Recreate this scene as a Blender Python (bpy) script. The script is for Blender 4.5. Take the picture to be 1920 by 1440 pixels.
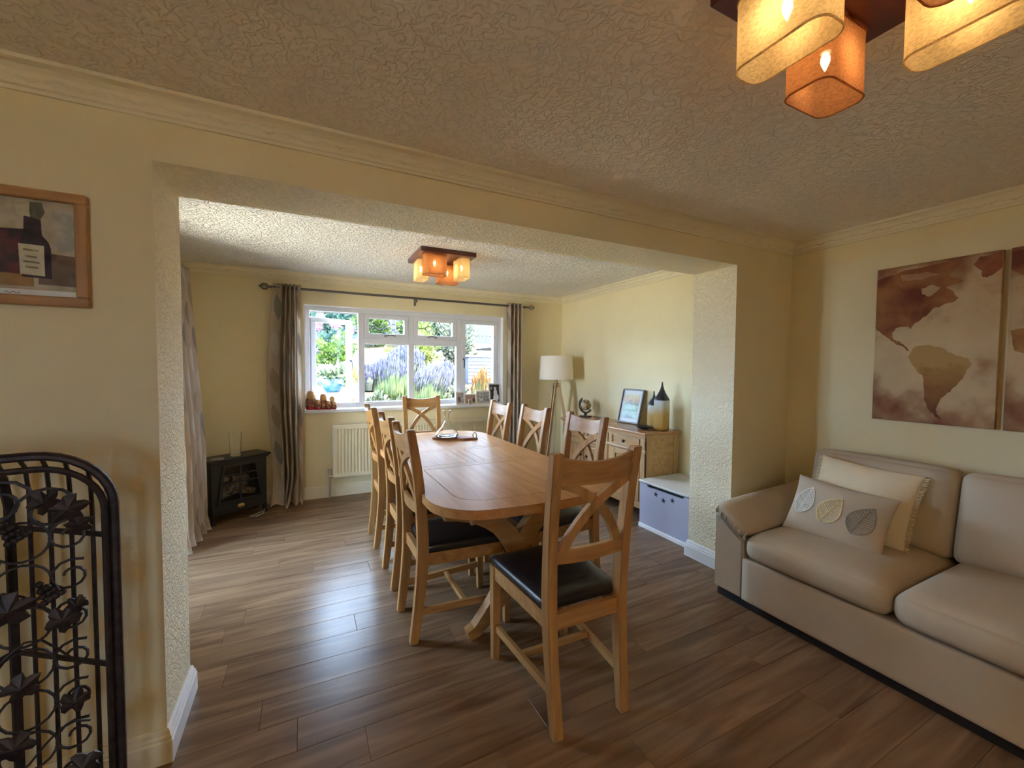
import bpy, bmesh, math, random
from mathutils import Vector, Matrix, Euler
random.seed(7)
PI = math.pi
SC = bpy.context.scene
COL = SC.collection
for o in list(bpy.data.objects): bpy.data.objects.remove(o)

# ------------------------------------------------------------------ camera
def look(yaw, pitch, roll):
    cy, sy, cp, sp = math.cos(yaw), math.sin(yaw), math.cos(pitch), math.sin(pitch)
    F = Vector((sy*cp, cy*cp, sp)); R = Vector((cy, -sy, 0)); U = R.cross(F)
    c, s = math.cos(roll), math.sin(roll)
    R2 = R*c + U*s; U2 = U*c - R*s
    return Matrix((R2, U2, -F)).transposed()
cam_d = bpy.data.cameras.new('camera'); cam = bpy.data.objects.new('camera', cam_d); COL.objects.link(cam)
cam.matrix_world = Matrix.Translation((0, 0, 1.40)) @ look(0.4638, -0.0394, 0.0067).to_4x4()
cam_d.sensor_width = 36.0; cam_d.lens = 36.0*778.56/1920.0
cam_d.clip_start = 0.02; cam_d.clip_end = 300
SC.camera = cam

# ------------------------------------------------------------------ sky, sun, exposure
SKY = 16.0; SUN = 48.0
LAMP_W = 0.12; FILL_LAMP_W = 4.8  # watts per bulb: lights in view, then the added fill behind the camera
w = bpy.data.worlds.new('sky'); SC.world = w; w.use_nodes = True
nt = w.node_tree; bg = nt.nodes['Background']
bg.inputs['Color'].default_value = (0.49, 0.69, 1.0, 1); bg.inputs['Strength'].default_value = SKY
sd = bpy.data.lights.new('sun', 'SUN'); sd.energy = SUN; sd.angle = 0.01; sd.color = (1.0, 0.90, 0.74)
so = bpy.data.objects.new('sun', sd); COL.objects.link(so)
so.rotation_euler = Vector((-0.30, 0.26, -0.92)).to_track_quat('-Z', 'Y').to_euler()
SC.view_settings.view_transform = 'Standard'; SC.view_settings.look = 'None'
SC.view_settings.gamma = 1.0; SC.view_settings.use_curve_mapping = False
SC.view_settings.exposure = 1.70
SC.cycles.max_bounces = 12; SC.cycles.diffuse_bounces = 6; SC.cycles.transmission_bounces = 10
SC.cycles.transparent_max_bounces = 16; SC.cycles.caustics_reflective = False; SC.cycles.caustics_refractive = False
SC.cycles.sample_clamp_indirect = 6.0
def portal(loc, rot, sx, sy):
    d = bpy.data.lights.new('window_portal', 'AREA'); d.shape = 'RECTANGLE'; d.size = sx; d.size_y = sy
    d.cycles.is_portal = True
    o = bpy.data.objects.new('window_portal', d); COL.objects.link(o); o.location = loc; o.rotation_euler = rot
portal((1.14, 5.12, 1.5), (-PI/2, 0, 0), 2.3, 1.1)          # far window, faces into the room (-y)
portal((-1.36, 3.29, 1.05), (0, -PI/2, 0), 2.1, 0.78)        # patio door in the left wall, faces +x
portal((-0.9, -2.72, 1.5), (PI/2, 0, 0), 0.6, 1.2)          # added window behind the camera, faces +y

# ------------------------------------------------------------------ helpers
def new_bm(): return bmesh.new()
def link(name, bm, mat, parent=None, smooth=False, loc=None, rot=None):
    me = bpy.data.meshes.new(name); bm.normal_update(); bm.to_mesh(me); bm.free()
    mats = mat if isinstance(mat, (list, tuple)) else [mat]
    for m in mats: me.materials.append(m)
    if smooth:
        for p in me.polygons: p.use_smooth = True
        if smooth != 'all':
            try: me.set_sharp_from_angle(angle=math.radians(38))
            except Exception: pass
    o = bpy.data.objects.new(name, me); COL.objects.link(o)
    if parent: o.parent = parent
    if loc: o.location = loc
    if rot: o.rotation_euler = rot
    return o
def tag(o, label=None, cat=None, group=None, kind=None):
    if label: o['label'] = label
    if cat: o['category'] = cat
    if group: o['group'] = group
    if kind: o['kind'] = kind
    return o
def thing(name, label, cat, loc=(0, 0, 0), rz=0, group=None):
    o = bpy.data.objects.new(name, None); o.empty_display_size = 0.05; COL.objects.link(o)
    o.location = loc; o.rotation_euler = (0, 0, rz)
    return tag(o, label, cat, group)
def copy_tree(o, parent=None):
    c = o.copy(); COL.objects.link(c)
    if parent: c.parent = parent
    for ch in list(o.children): copy_tree(ch, c)
    return c
def box(bm, x0, x1, y0, y1, z0, z1, bev=0, seg=2, mi=0):
    M = Matrix.Translation(((x0+x1)/2, (y0+y1)/2, (z0+z1)/2)) @ Matrix.Diagonal((x1-x0, y1-y0, z1-z0, 1))
    r = bmesh.ops.create_cube(bm, size=1, matrix=M)
    vs = r['verts']
    if bev > 0:
        es = list({e for v in vs for e in v.link_edges})
        r2 = bmesh.ops.bevel(bm, geom=es, offset=bev, segments=seg, affect='EDGES', profile=0.5)
        fs = r2['faces']
    else:
        pass
def boxc(bm, c, s, bev=0, seg=2, M=None):
    n0 = len(bm.verts)
    box(bm, c[0]-s[0]/2, c[0]+s[0]/2, c[1]-s[1]/2, c[1]+s[1]/2, c[2]-s[2]/2, c[2]+s[2]/2, bev, seg)
    if M:
        bm.verts.ensure_lookup_table()
        for v in bm.verts[n0:]: v.co = M @ v.co
def rect_sweep(bm, secs, caps=True):
    """secs: list of lists of 3D points (same count); quads between consecutive rings"""
    rings = [[bm.verts.new(p) for p in s] for s in secs]
    n = len(rings[0])
    for a, b in zip(rings[:-1], rings[1:]):
        for i in range(n):
            j = (i+1) % n
            bm.faces.new((a[i], a[j], b[j], b[i]))
    if caps:
        bm.faces.new(list(reversed(rings[0]))); bm.faces.new(rings[-1])
def post(bm, secs):
    """vertical member: (x,y,z,wx,wy)"""
    rect_sweep(bm, [[(x-a/2, y-b/2, z), (x+a/2, y-b/2, z), (x+a/2, y+b/2, z), (x-a/2, y+b/2, z)] for x, y, z, a, b in secs])
def strip(bm, pts, wid, dep, side):
    """bar along pts; dep along unit 'side', wid perpendicular to path and side"""
    side = Vector(side).normalized(); secs = []
    P = [Vector(p) for p in pts]
    for i, p in enumerate(P):
        t = (P[min(i+1, len(P)-1)]-P[max(i-1, 0)]).normalized()
        n = side.cross(t).normalized()
        w_ = wid[i] if isinstance(wid, (list, tuple)) else wid
        secs.append([p - n*w_/2 - side*dep/2, p + n*w_/2 - side*dep/2, p + n*w_/2 + side*dep/2, p - n*w_/2 + side*dep/2])
    rect_sweep(bm, secs)
def tube(bm, pts, r, n=8, closed=False, caps=True):
    P = [Vector(p) for p in pts]; m = len(P)
    rings = []; prev = None
    for i, p in enumerate(P):
        if closed: t = (P[(i+1) % m]-P[i-1]).normalized()
        else: t = (P[min(i+1, m-1)]-P[max(i-1, 0)]).normalized()
        if prev is None:
            a = Vector((0, 0, 1)) if abs(t.z) < 0.9 else Vector((1, 0, 0))
            u = t.cross(a).normalized()
        else:
            u = (prev - t*prev.dot(t)).normalized()
        prev = u; v = t.cross(u)
        rr = r[i] if isinstance(r, (list, tuple)) else r
        rings.append([bm.verts.new(p + (u*math.cos(2*PI*k/n) + v*math.sin(2*PI*k/n))*rr) for k in range(n)])
    pairs = list(zip(rings[:-1], rings[1:]))
    if closed: pairs.append((rings[-1], rings[0]))
    for a, b in pairs:
        for k in range(n):
            j = (k+1) % n
            bm.faces.new((a[k], a[j], b[j], b[k]))
    if caps and not closed:
        bm.faces.new(list(reversed(rings[0]))); bm.faces.new(rings[-1])
def lathe(bm, prof, n=24, c=(0, 0, 0), mi=0, cap=False):
    rings = []
    for r, z in prof:
        if r < 1e-6: rings.append([bm.verts.new((c[0], c[1], c[2]+z))])
        else: rings.append([bm.verts.new((c[0]+r*math.cos(2*PI*k/n), c[1]+r*math.sin(2*PI*k/n), c[2]+z)) for k in range(n)])
    for a, b in zip(rings[:-1], rings[1:]):
        for k in range(n):
            j = (k+1) % n
            if len(a) == 1 and len(b) == 1: continue
            if len(a) == 1: f = bm.faces.new((a[0], b[j], b[k]))
            elif len(b) == 1: f = bm.faces.new((a[k], a[j], b[0]))
            else: f = bm.faces.new((a[k], a[j], b[j], b[k]))
            f.material_index = mi
    if cap:
        if len(rings[0]) > 1: bm.faces.new(list(reversed(rings[0])))
        if len(rings[-1]) > 1: bm.faces.new(rings[-1])
def prism(bm, poly, fn0, fn1, mi=0):
    a = [bm.verts.new(fn0(p)) for p in poly]; b = [bm.verts.new(fn1(p)) for p in poly]
    n = len(poly)
    fs = [bm.faces.new(list(reversed(a))), bm.faces.new(b)]
    for i in range(n):
        j = (i+1) % n
        fs.append(bm.faces.new((a[i], a[j], b[j], b[i])))
    for f in fs: f.material_index = mi
    return fs
def fixn(bm): bmesh.ops.recalc_face_normals(bm, faces=bm.faces[:])
def bez(p0, p1, p2, n=8):
    out = []
    for i in range(n+1):
        t = i/n
        out.append(tuple(p0[k]*(1-t)**2 + 2*p1[k]*t*(1-t) + p2[k]*t*t for k in range(len(p0))))
    return out
def soft_box(bm, c, s, r, cuts=9, top=0.0, front=0.0):
    """cushion-like rounded box: centre c, size s, edge radius r, crowns on +z (top) and -x (front)"""
    bmesh.ops.create_cube(bm, size=2)
    bmesh.ops.subdivide_edges(bm, edges=bm.edges[:], cuts=cuts, use_grid_fill=True)
    seen = bm.verts[:]
    h = Vector(s)/2
    for v in seen:
        u = [math.sin(max(-1, min(1, k))*PI/2) for k in v.co]
        p = Vector((u[0]*h.x, u[1]*h.y, u[2]*h.z))
        q = Vector([max(-(h[k]-r), min(h[k]-r, p[k])) for k in range(3)])
        d = p-q
        if d.length > 1e-9:
            m = max(abs(d.x), abs(d.y), abs(d.z))
            p = q + d.normalized()*r*(m/r)
        if top: p.z += top*max(0, u[2])*(1-u[0]**4)*(1-u[1]**4)
        if front: p.x -= front*max(0, -u[0])*(1-u[2]**4)*(1-u[1]**4)
        v.co = p + Vector(c)
    return seen

# ------------------------------------------------------------------ materials
def mat(name, col, rough=0.5, metal=0.0, spec=0.5, **k):
    m = bpy.data.materials.new(name); m.use_nodes = True
    b = m.node_tree.nodes['Principled BSDF']
    b.inputs['Base Color'].default_value = (*col, 1); b.inputs['Roughness'].default_value = rough
    b.inputs['Metallic'].default_value = metal; b.inputs['Specular IOR Level'].default_value = spec
    for kk, v in k.items(): b.inputs[kk.replace('_', ' ')].default_value = v
    return m
def N(m, t, **k):
    n = m.node_tree.nodes.new(t)
    for a, v in k.items():
        if a in n.inputs: n.inputs[a].default_value = v
        else: setattr(n, a, v)
    return n
def L(m, a, b): m.node_tree.links.new(a, b)
def coords(m, scale=(1, 1, 1), which='Object', rot=(0, 0, 0)):
    tc = N(m, 'ShaderNodeTexCoord'); mp = N(m, 'ShaderNodeMapping')
    mp.inputs['Scale'].default_value = scale; mp.inputs['Rotation'].default_value = rot
    L(m, tc.outputs[which], mp.inputs['Vector']); return mp.outputs['Vector']
def bsdf(m): return m.node_tree.nodes['Principled BSDF']
def noisy(m, c1, c2, scale=8, detail=4, vec=None, lo=0.35, hi=0.65, dist=0.0):
    """colour varies between c1 and c2"""
    n = N(m, 'ShaderNodeTexNoise'); n.inputs['Scale'].default_value = scale; n.inputs['Detail'].default_value = detail
    n.inputs['Distortion'].default_value = dist
    L(m, vec if vec else coords(m), n.inputs['Vector'])
    r = N(m, 'ShaderNodeValToRGB'); r.color_ramp.elements[0].position = lo; r.color_ramp.elements[1].position = hi
    r.color_ramp.elements[0].color = (*c1, 1); r.color_ramp.elements[1].color = (*c2, 1)
    L(m, n.outputs['Fac'], r.inputs['Fac']); L(m, r.outputs['Color'], bsdf(m).inputs['Base Color'])
    return r
def bump(m, scale=60, strength=0.3, dist=0.01, detail=2, vec=None, distort=0.0, kind='noise', ridge=False):
    if kind == 'noise':
        n = N(m, 'ShaderNodeTexNoise'); n.inputs['Scale'].default_value = scale; n.inputs['Detail'].default_value = detail
        n.inputs['Distortion'].default_value = distort; out = n.outputs['Fac']
        if ridge:   # worm-like ridges
            a1 = N(m, 'ShaderNodeMath', operation='MULTIPLY_ADD'); a1.inputs[1].default_value = 2.0; a1.inputs[2].default_value = -1.0; L(m, out, a1.inputs[0])
            a2 = N(m, 'ShaderNodeMath', operation='ABSOLUTE'); L(m, a1.outputs[0], a2.inputs[0])
            a3 = N(m, 'ShaderNodeMath', operation='SMOOTH_MIN'); a3.inputs[1].default_value = 0.22; a3.inputs[2].default_value = 0.1; L(m, a2.outputs[0], a3.inputs[0]); out = a3.outputs[0]
    else:
        n = N(m, 'ShaderNodeTexVoronoi'); n.inputs['Scale'].default_value = scale; out = n.outputs['Distance']
    L(m, vec if vec else coords(m), n.inputs['Vector'])
    b = N(m, 'ShaderNodeBump'); b.inputs['Strength'].default_value = strength; b.inputs['Distance'].default_value = dist
    L(m, out, b.inputs['Height']); L(m, b.outputs['Normal'], bsdf(m).inputs['Normal'])
    return b
def wood(name, c1, c2, axis='x', rough=0.4, fine=1.0, randomise=False):
    m = mat(name, c1, rough)
    s = {'x': (1.2, 14, 14), 'y': (14, 1.2, 14), 'z': (14, 14, 1.2)}[axis]
    v = coords(m, tuple(k*fine for k in s))
    if randomise:
        oi = N(m, 'ShaderNodeObjectInfo'); ad = N(m, 'ShaderNodeVectorMath', operation='ADD')
        mu = N(m, 'ShaderNodeVectorMath', operation='MULTIPLY'); mu.inputs[1].default_value = (31, 57, 23)
        L(m, oi.outputs['Random'], mu.inputs[0]); L(m, v, ad.inputs[0]); L(m, mu.outputs[0], ad.inputs[1]); v = ad.outputs[0]
    noisy(m, c1, c2, 2.2, 6, v, 0.3, 0.7, 0.6)
    return m
def weave(name, c1, c2, scale=500, strength=0.25, rough=0.9, big=6):
    m = mat(name, c1, rough, spec=0.2); noisy(m, c1, c2, big, 5, None, 0.3, 0.7)
    bump(m, scale, strength, 0.002, 1); return m

CREAM = (0.80, 0.69, 0.44)
M_wall = mat('wall_paint', CREAM, 0.75, spec=0.25); noisy(M_wall, (0.79, 0.685, 0.43), (0.82, 0.72, 0.46), 3, 3)
bump(M_wall, 160, 0.12, 0.004, 2)
M_art = mat('textured_wallpaper', (0.95, 0.85, 0.60), 0.6, spec=0.35)
bump(M_art, 34, 0.85, 0.021, 1, None, 1.0, ridge=True)
M_ceil = mat('artex_near', (0.91, 0.83, 0.71), 0.8, spec=0.25); bump(M_ceil, 26, 0.7, 0.025, 1, None, 1.0, ridge=True)
M_ceil2 = mat('artex_far', (0.92, 0.88, 0.81), 0.8, spec=0.25); bump(M_ceil2, 24, 0.95, 0.045, 1, None, 1.0, ridge=True)
M_trim = mat('cream_trim', (0.82, 0.73, 0.52), 0.55)
M_white = mat('white_gloss', (0.86, 0.85, 0.84), 0.3)
M_upvc = mat('upvc', (0.74, 0.73, 0.75), 0.3)
M_oak = {a: wood('oak_'+a, (0.28, 0.130, 0.040), (0.47, 0.255, 0.090), a, 0.38, randomise=True) for a in 'xyz'}
M_oakt = wood('oak_top', (0.40, 0.19, 0.07), (0.52, 0.275, 0.11), 'y', 0.33, 0.7, randomise=True)
M_oakl = {a: wood('light_oak_'+a, (0.34, 0.185, 0.075), (0.50, 0.30, 0.135), a, 0.4, randomise=True) for a in 'xyz'}
M_oakst = wood('sideboard_top_oak', (0.30, 0.135, 0.055), (0.42, 0.21, 0.09), 'y', 0.25)
bsdf(M_oakt).inputs['Specular IOR Level'].default_value = 0.05
bsdf(M_oakt).inputs['IOR'].default_value = 1.18
M_groove = mat('dark_groove', (0.07, 0.035, 0.015), 0.6)
M_leather = mat('dark_leather', (0.012, 0.010, 0.010), 0.3); bump(M_leather, 220, 0.15, 0.002)
M_black = mat('black_paint', (0.012, 0.013, 0.015), 0.45)
M_iron = mat('wrought_iron', (0.030, 0.022, 0.024), 0.5, 0.4); noisy(M_iron, (0.022, 0.016, 0.018), (0.05, 0.036, 0.034), 40)
M_sofa = weave('sofa_fabric', (0.485, 0.395, 0.285), (0.53, 0.435, 0.32), 420, 0.35)
M_brass = mat('brass', (0.72, 0.52, 0.20), 0.3, 1.0)
M_steel = mat('steel', (0.55, 0.54, 0.52), 0.3, 1.0)
M_pole = mat('gunmetal', (0.16, 0.14, 0.13), 0.35, 0.8)
M_rad = mat('radiator_enamel', (0.76, 0.67, 0.46), 0.35)
M_plate = wood('mahogany', (0.075, 0.018, 0.012), (0.12, 0.03, 0.02), 'x', 0.35)
def glass(name, col=(1, 1, 1), rough=0.0):
    m = mat(name, col, rough); b = bsdf(m); b.inputs['Transmission Weight'].default_value = 1.0; b.inputs['IOR'].default_value = 1.45; return m
def pane_mat(name, tint=(0.92, 0.935, 0.925), ior=1.3):
    m = bpy.data.materials.new(name); m.use_nodes = True; t = m.node_tree; t.nodes.remove(t.nodes['Principled BSDF'])
    out = t.nodes['Material Output']; tr = t.nodes.new('ShaderNodeBsdfTransparent'); tr.inputs['Color'].default_value = (*tint, 1)
    gl = t.nodes.new('ShaderNodeBsdfGlossy'); gl.inputs['Roughness'].default_value = 0.02
    fr = t.nodes.new('ShaderNodeFresnel'); fr.inputs['IOR'].default_value = 1.18
    mx = t.nodes.new('ShaderNodeMixShader')
    fr.inputs['IOR'].default_value = ior; t.links.new(fr.outputs[0], mx.inputs[0]); t.links.new(tr.outputs[0], mx.inputs[1]); t.links.new(gl.outputs[0], mx.inputs[2])
    t.links.new(mx.outputs[0], out.inputs['Surface']); return m
M_pane = pane_mat('window_glass'); M_picglass = pane_mat('picture_glass', (0.97, 0.97, 0.97), 1.08); M_glass = glass('clear_glass')
def shade_mat(name, col, tr=0.6, open_=0.07):
    m = bpy.data.materials.new(name); m.use_nodes = True; t = m.node_tree; t.nodes.remove(t.nodes['Principled BSDF'])
    out = t.nodes['Material Output']; d = t.nodes.new('ShaderNodeBsdfDiffuse'); tl = t.nodes.new('ShaderNodeBsdfTranslucent')
    mx = t.nodes.new('ShaderNodeMixShader'); mx.inputs[0].default_value = tr
    n = t.nodes.new('ShaderNodeTexNoise'); n.inputs['Scale'].default_value = 200; n.inputs['Detail'].default_value = 3
    mp = t.nodes.new('ShaderNodeMapping'); mp.inputs['Scale'].default_value = (0.6, 0.6, 1.2)
    tc = t.nodes.new('ShaderNodeTexCoord'); t.links.new(tc.outputs['Object'], mp.inputs[0]); t.links.new(mp.outputs[0], n.inputs['Vector'])
    r = t.nodes.new('ShaderNodeValToRGB'); r.color_ramp.elements[0].position = 0.35; r.color_ramp.elements[1].position = 0.6
    r.color_ramp.elements[0].color = (*[c*0.72 for c in col], 1); r.color_ramp.elements[1].color = (*col, 1)
    t.links.new(n.outputs['Fac'], r.inputs[0])
    for q in (d, tl): t.links.new(r.outputs[0], q.inputs['Color'])
    t.links.new(d.outputs[0], mx.inputs[1]); t.links.new(tl.outputs[0], mx.inputs[2])
    tp = t.nodes.new('ShaderNodeBsdfTransparent'); mo = t.nodes.new('ShaderNodeMixShader'); mo.inputs[0].default_value = open_
    t.links.new(mx.outputs[0], mo.inputs[1]); t.links.new(tp.outputs[0], mo.inputs[2]); t.links.new(mo.outputs[0], out.inputs['Surface'])
    return m
M_shcream = shade_mat('cream_linen_shade', (0.80, 0.66, 0.40)); M_shbrown = shade_mat('brown_hessian_shade', (0.50, 0.24, 0.11))
M_lampsh = mat('white_linen_shade', (0.88, 0.80, 0.68), 0.9, spec=0.1)
def emit(name, col, s):
    m = mat(name, (0, 0, 0)); b = bsdf(m); b.inputs['Emission Color'].default_value = (*col, 1); b.inputs['Emission Strength'].default_value = s; return m
M_bulb = emit('lit_bulb', (1.0, 0.70, 0.34), 14)
# ------------------------------------------------------------------ room dimensions
XL, XR, YW, YT, ZH = -0.45, 2.566, 1.816, 2.152, 2.088     # opening in the middle wall
XRW, XLF, XLN, YF, YB = 3.175, -1.06, -1.75, 4.825, -2.5   # right wall, far left wall, near left wall, far wall, back wall
ZC, ZCF = 2.300, 2.352                                     # ceilings
WX0, WX1, WZ0, WZ1 = 0.0, 2.285, 0.930, 2.045              # far window opening
DY0, DY1, DZ = 2.90, 3.68, 2.12                            # patio door opening in the left wall
def struct(name, bm, m, parent=None, **k):
    o = link(name, bm, m, parent, **k)
    if not parent: o['kind'] = 'structure'
    return o
# floor: screed with one object per plank
bm = new_bm(); box(bm, XLN-0.3, XRW+0.3, YB-0.3, YF+0.3, -0.12, -0.009); floor = struct('floor', bm, mat('floor_joint', (0.045, 0.028, 0.018), 0.8))
M_plank = mat('oak_plank', (0.3, 0.2, 0.12), 0.25, spec=0.15)
tc = N(M_plank, 'ShaderNodeTexCoord'); oi = N(M_plank, 'ShaderNodeObjectInfo')
mu = N(M_plank, 'ShaderNodeVectorMath', operation='MULTIPLY'); mu.inputs[1].default_value = (41, 17, 7); L(M_plank, oi.outputs['Random'], mu.inputs[0])
ad = N(M_plank, 'ShaderNodeVectorMath', operation='ADD'); L(M_plank, tc.outputs['Object'], ad.inputs[0]); L(M_plank, mu.outputs[0], ad.inputs[1])
mp = N(M_plank, 'ShaderNodeMapping'); mp.inputs['Scale'].default_value = (0.9, 9, 1); L(M_plank, ad.outputs[0], mp.inputs[0])
n1 = N(M_plank, 'ShaderNodeTexNoise'); n1.inputs['Scale'].default_value = 1.7; n1.inputs['Detail'].default_value = 7; n1.inputs['Distortion'].default_value = 0.9; L(M_plank, mp.outputs[0], n1.inputs['Vector'])
r1 = N(M_plank, 'ShaderNodeValToRGB'); e = r1.color_ramp.elements; e[0].position = 0.28; e[1].position = 0.72
e[0].color = (0.120, 0.064, 0.034, 1); e[1].color = (0.275, 0.170, 0.096, 1); L(M_plank, n1.outputs['Fac'], r1.inputs[0])
hs = N(M_plank, 'ShaderNodeHueSaturation'); mr = N(M_plank, 'ShaderNodeMapRange'); mr.inputs['To Min'].default_value = 0.90; mr.inputs['To Max'].default_value = 1.10
L(M_plank, oi.outputs['Random'], mr.inputs['Value']); L(M_plank, mr.outputs[0], hs.inputs['Value']); L(M_plank, r1.outputs[0], hs.inputs['Color'])
L(M_plank, hs.outputs[0], bsdf(M_plank).inputs['Base Color'])
mp2 = N(M_plank, 'ShaderNodeMapping'); mp2.inputs['Scale'].default_value = (6, 70, 1); L(M_plank, ad.outputs[0], mp2.inputs[0])
n2 = N(M_plank, 'ShaderNodeTexNoise'); n2.inputs['Scale'].default_value = 2; n2.inputs['Detail'].default_value = 4; n2.inputs['Distortion'].default_value = 0.6; L(M_plank, mp2.outputs[0], n2.inputs['Vector'])
bp = N(M_plank, 'ShaderNodeBump'); bp.inputs['Strength'].default_value = 0.25; bp.inputs['Distance'].default_value = 0.0015
L(M_plank, n2.outputs['Fac'], bp.inputs['Height']); L(M_plank, bp.outputs[0], bsdf(M_plank).inputs['Normal'])
PW, PL = 0.160, 1.30
pbm = new_bm(); box(pbm, -PL/2+0.0005, PL/2-0.0005, -PW/2+0.0004, PW/2-0.0004, -0.009, 0.0, 0.0011, 1)
pme = bpy.data.meshes.new('plank'); pbm.to_mesh(pme); pbm.free(); pme.materials.append(M_plank)
rp = random.Random(3)
row = 0; y = 1.73 - 0.16*16
known = {0: -0.04, 4: 0.235, 5: -0.39, 11: 0.274}
while y < YF + 0.1:
    k = row-16
    x = (known.get(k, rp.uniform(0, PL)) % PL) + XLN - 0.02 - ((XLN - 0.02) % PL) - PL + PL/2
    if y > YB+0.1:
        xmin = XLN-0.1 if y < YT else XLF-0.1
        while x - PL/2 < XRW + 0.05:
            if x + PL/2 > xmin and y > -0.4:
                o = bpy.data.objects.new('plank', pme); COL.objects.link(o); o.parent = floor; o.location = (x, y, 0)
            x += PL
    y += PW; row += 1
bm = new_bm(); box(bm, XLN-0.1, XRW+0.1, YB-0.1, 1.73-PW*13-PW/2, -0.009, -0.0005); link('floor_boards', bm, M_plank, floor)

# walls
bm = new_bm(); T = 0.28
box(bm, XLF-T, WX0, YF, YF+T, 0, 2.6); box(bm, WX1, XRW+T, YF, YF+T, 0, 2.6)
box(bm, WX0, WX1, YF, YF+T, 0, WZ0); box(bm, WX0, WX1, YF, YF+T, WZ1, 2.6); struct('wall_far', bm, M_wall)
bm = new_bm(); box(bm, XRW, XRW+T, YB-T, YF, 0, 2.6); struct('wall_right', bm, M_wall)
bm = new_bm(); box(bm, XLF-T, XLF, YT-0.05, DY0, 0, 2.6); box(bm, XLF-T, XLF, DY1, YF, 0, 2.6); box(bm, XLF-T, XLF, DY0, DY1, DZ, 2.6)
struct('wall_left', bm, M_wall)
bm = new_bm(); box(bm, XLN-T, XLN, YB-T, YT, 0, 2.6); struct('wall_left_near', bm, M_wall)
BX0, BX1, BZ0, BZ1 = -1.2, -0.75, 0.9, 2.08
bm = new_bm(); box(bm, XLN, BX0, YB-T, YB, 0, 2.6); box(bm, BX1, XRW, YB-T, YB, 0, 2.6); box(bm, BX0, BX1, YB-T, YB, 0, BZ0); box(bm, BX0, BX1, YB-T, YB, BZ1, 2.6)
struct('wall_back', bm, M_wall)
bm = new_bm()
box(bm, XLN, XL, YW, YT, 0, 2.6); box(bm, XR, XRW, YW, YT, 0, 2.6); box(bm, XL, XR, YW, YT, ZH, 2.6)
bm.normal_update()
for f in bm.faces:
    c = f.calc_center_median(); n = f.normal
    if (abs(n.x) > 0.9 and XL-0.01 < c.x < XR+0.01) or n.z < -0.9: f.material_index = 1
struct('wall_middle', bm, [M_wall, M_art])
bm = new_bm(); box(bm, XLN-T, XRW+T, YB-T, YW+0.01, ZC, 2.75); struct('ceiling', bm, M_ceil)
bm = new_bm(); box(bm, XLF-T, XRW+T, YT-0.01, YF+T, ZCF, 2.80); struct('ceiling_far', bm, M_ceil2)
# cornices
def cornice(name, a, b, out, zt, relief=False, m=M_trim):
    a, b, out = Vector(a), Vector(b), Vector(out)
    prof = [(0, -0.078), (0.009, -0.078), (0.012, -0.068), (0.018, -0.064), (0.020, -0.052), (0.027, -0.040), (0.034, -0.028), (0.046, -0.017), (0.058, -0.013), (0.064, -0.010), (0.068, 0.0), (0, 0)]
    bm = new_bm(); rect_sweep(bm, [[(p + out*u).to_tuple()[:2] + (zt+v,) for u, v in prof] for p in (a, b)]); fixn(bm)
    o = struct(name, bm, m)
    if relief:
        d = (b-a).normalized(); ln = (b-a).length; rb = new_bm(); k = 0
        while k*0.062 < ln-0.03:
            p = a + d*(k*0.062+0.03) + out*0.024; s = 1 if k % 2 else -1
            pts = [(p + d*(-0.03) + Vector((0, 0, -0.043 - s*0.004))), p + Vector((0, 0, -0.043 + s*0.006)), (p + d*0.03 + Vector((0, 0, -0.043 - s*0.004)))]
            tube(rb, [q + Vector((0, 0, zt)) for q in pts], [0.003, 0.0065, 0.003], 5); k += 1
        link('moulding_relief', rb, m, o)['kind'] = 'stuff'
    return o
cornice('trim_1', (XLN, YW, 0), (XRW, YW, 0), (0, -1, 0), ZC, True)
cornice('trim_2', (XRW, YB, 0), (XRW, YW, 0), (-1, 0, 0), ZC, True)
cornice('trim_3', (XLF, YF, 0), (XRW, YF, 0), (0, -1, 0), ZCF, True)
cornice('trim_4', (XRW, YT, 0), (XRW, YF, 0), (-1, 0, 0), ZCF, True)
cornice('trim_5', (XLF, YT, 0), (XLF, YF, 0), (1, 0, 0), ZCF)
def skirting(name, a, b, out, m=M_white, h=0.118, ends=(0, 0)):
    a, b, out = Vector(a), Vector(b), Vector(out); d = (b-a).normalized()
    prof = [(0, 0), (0.020, 0), (0.020, h*0.66), (0.016, h*0.70), (0.016, h*0.78), (0.011, h*0.84), (0.009, h*0.95), (0.005, h), (0, h)]
    bm = new_bm(); rect_sweep(bm, [[((p + d*sgn*u*e) + out*u).to_tuple()[:2] + (v,) for u, v in prof] for p, sgn, e in ((a, -1, ends[0]), (b, 1, ends[1]))]); fixn(bm)
    return struct(name, bm, m)
skirting('baseboard_opening_left', (XL, YW, 0), (XL, YT, 0), (1, 0, 0), ends=(1, 1))
skirting('baseboard_opening_right', (XR, YW, 0), (XR, YT, 0), (-1, 0, 0), ends=(1, 1))
skirting('baseboard_near_left', (XLN, YW, 0), (XL, YW, 0), (0, -1, 0), M_trim, ends=(0, 1))
skirting('baseboard_near_right', (XR, YW, 0), (XRW, YW, 0), (0, -1, 0), M_trim, ends=(1, 0))
skirting('baseboard_far', (XLF, YF, 0), (XRW, YF, 0), (0, -1, 0), M_trim, 0.13)
skirting('baseboard_right', (XRW, YT, 0), (XRW, YF, 0), (-1, 0, 0), M_trim)
skirting('baseboard_right_near', (XRW, YB, 0), (XRW, YW, 0), (-1, 0, 0), M_trim)
skirting('baseboard_pier_left', (XLF, YT, 0), (XL, YT, 0), (0, 1, 0), ends=(0, 1))
skirting('baseboard_pier_right', (XR, YT, 0), (XRW, YT, 0), (0, 1, 0), ends=(1, 0))

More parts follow.
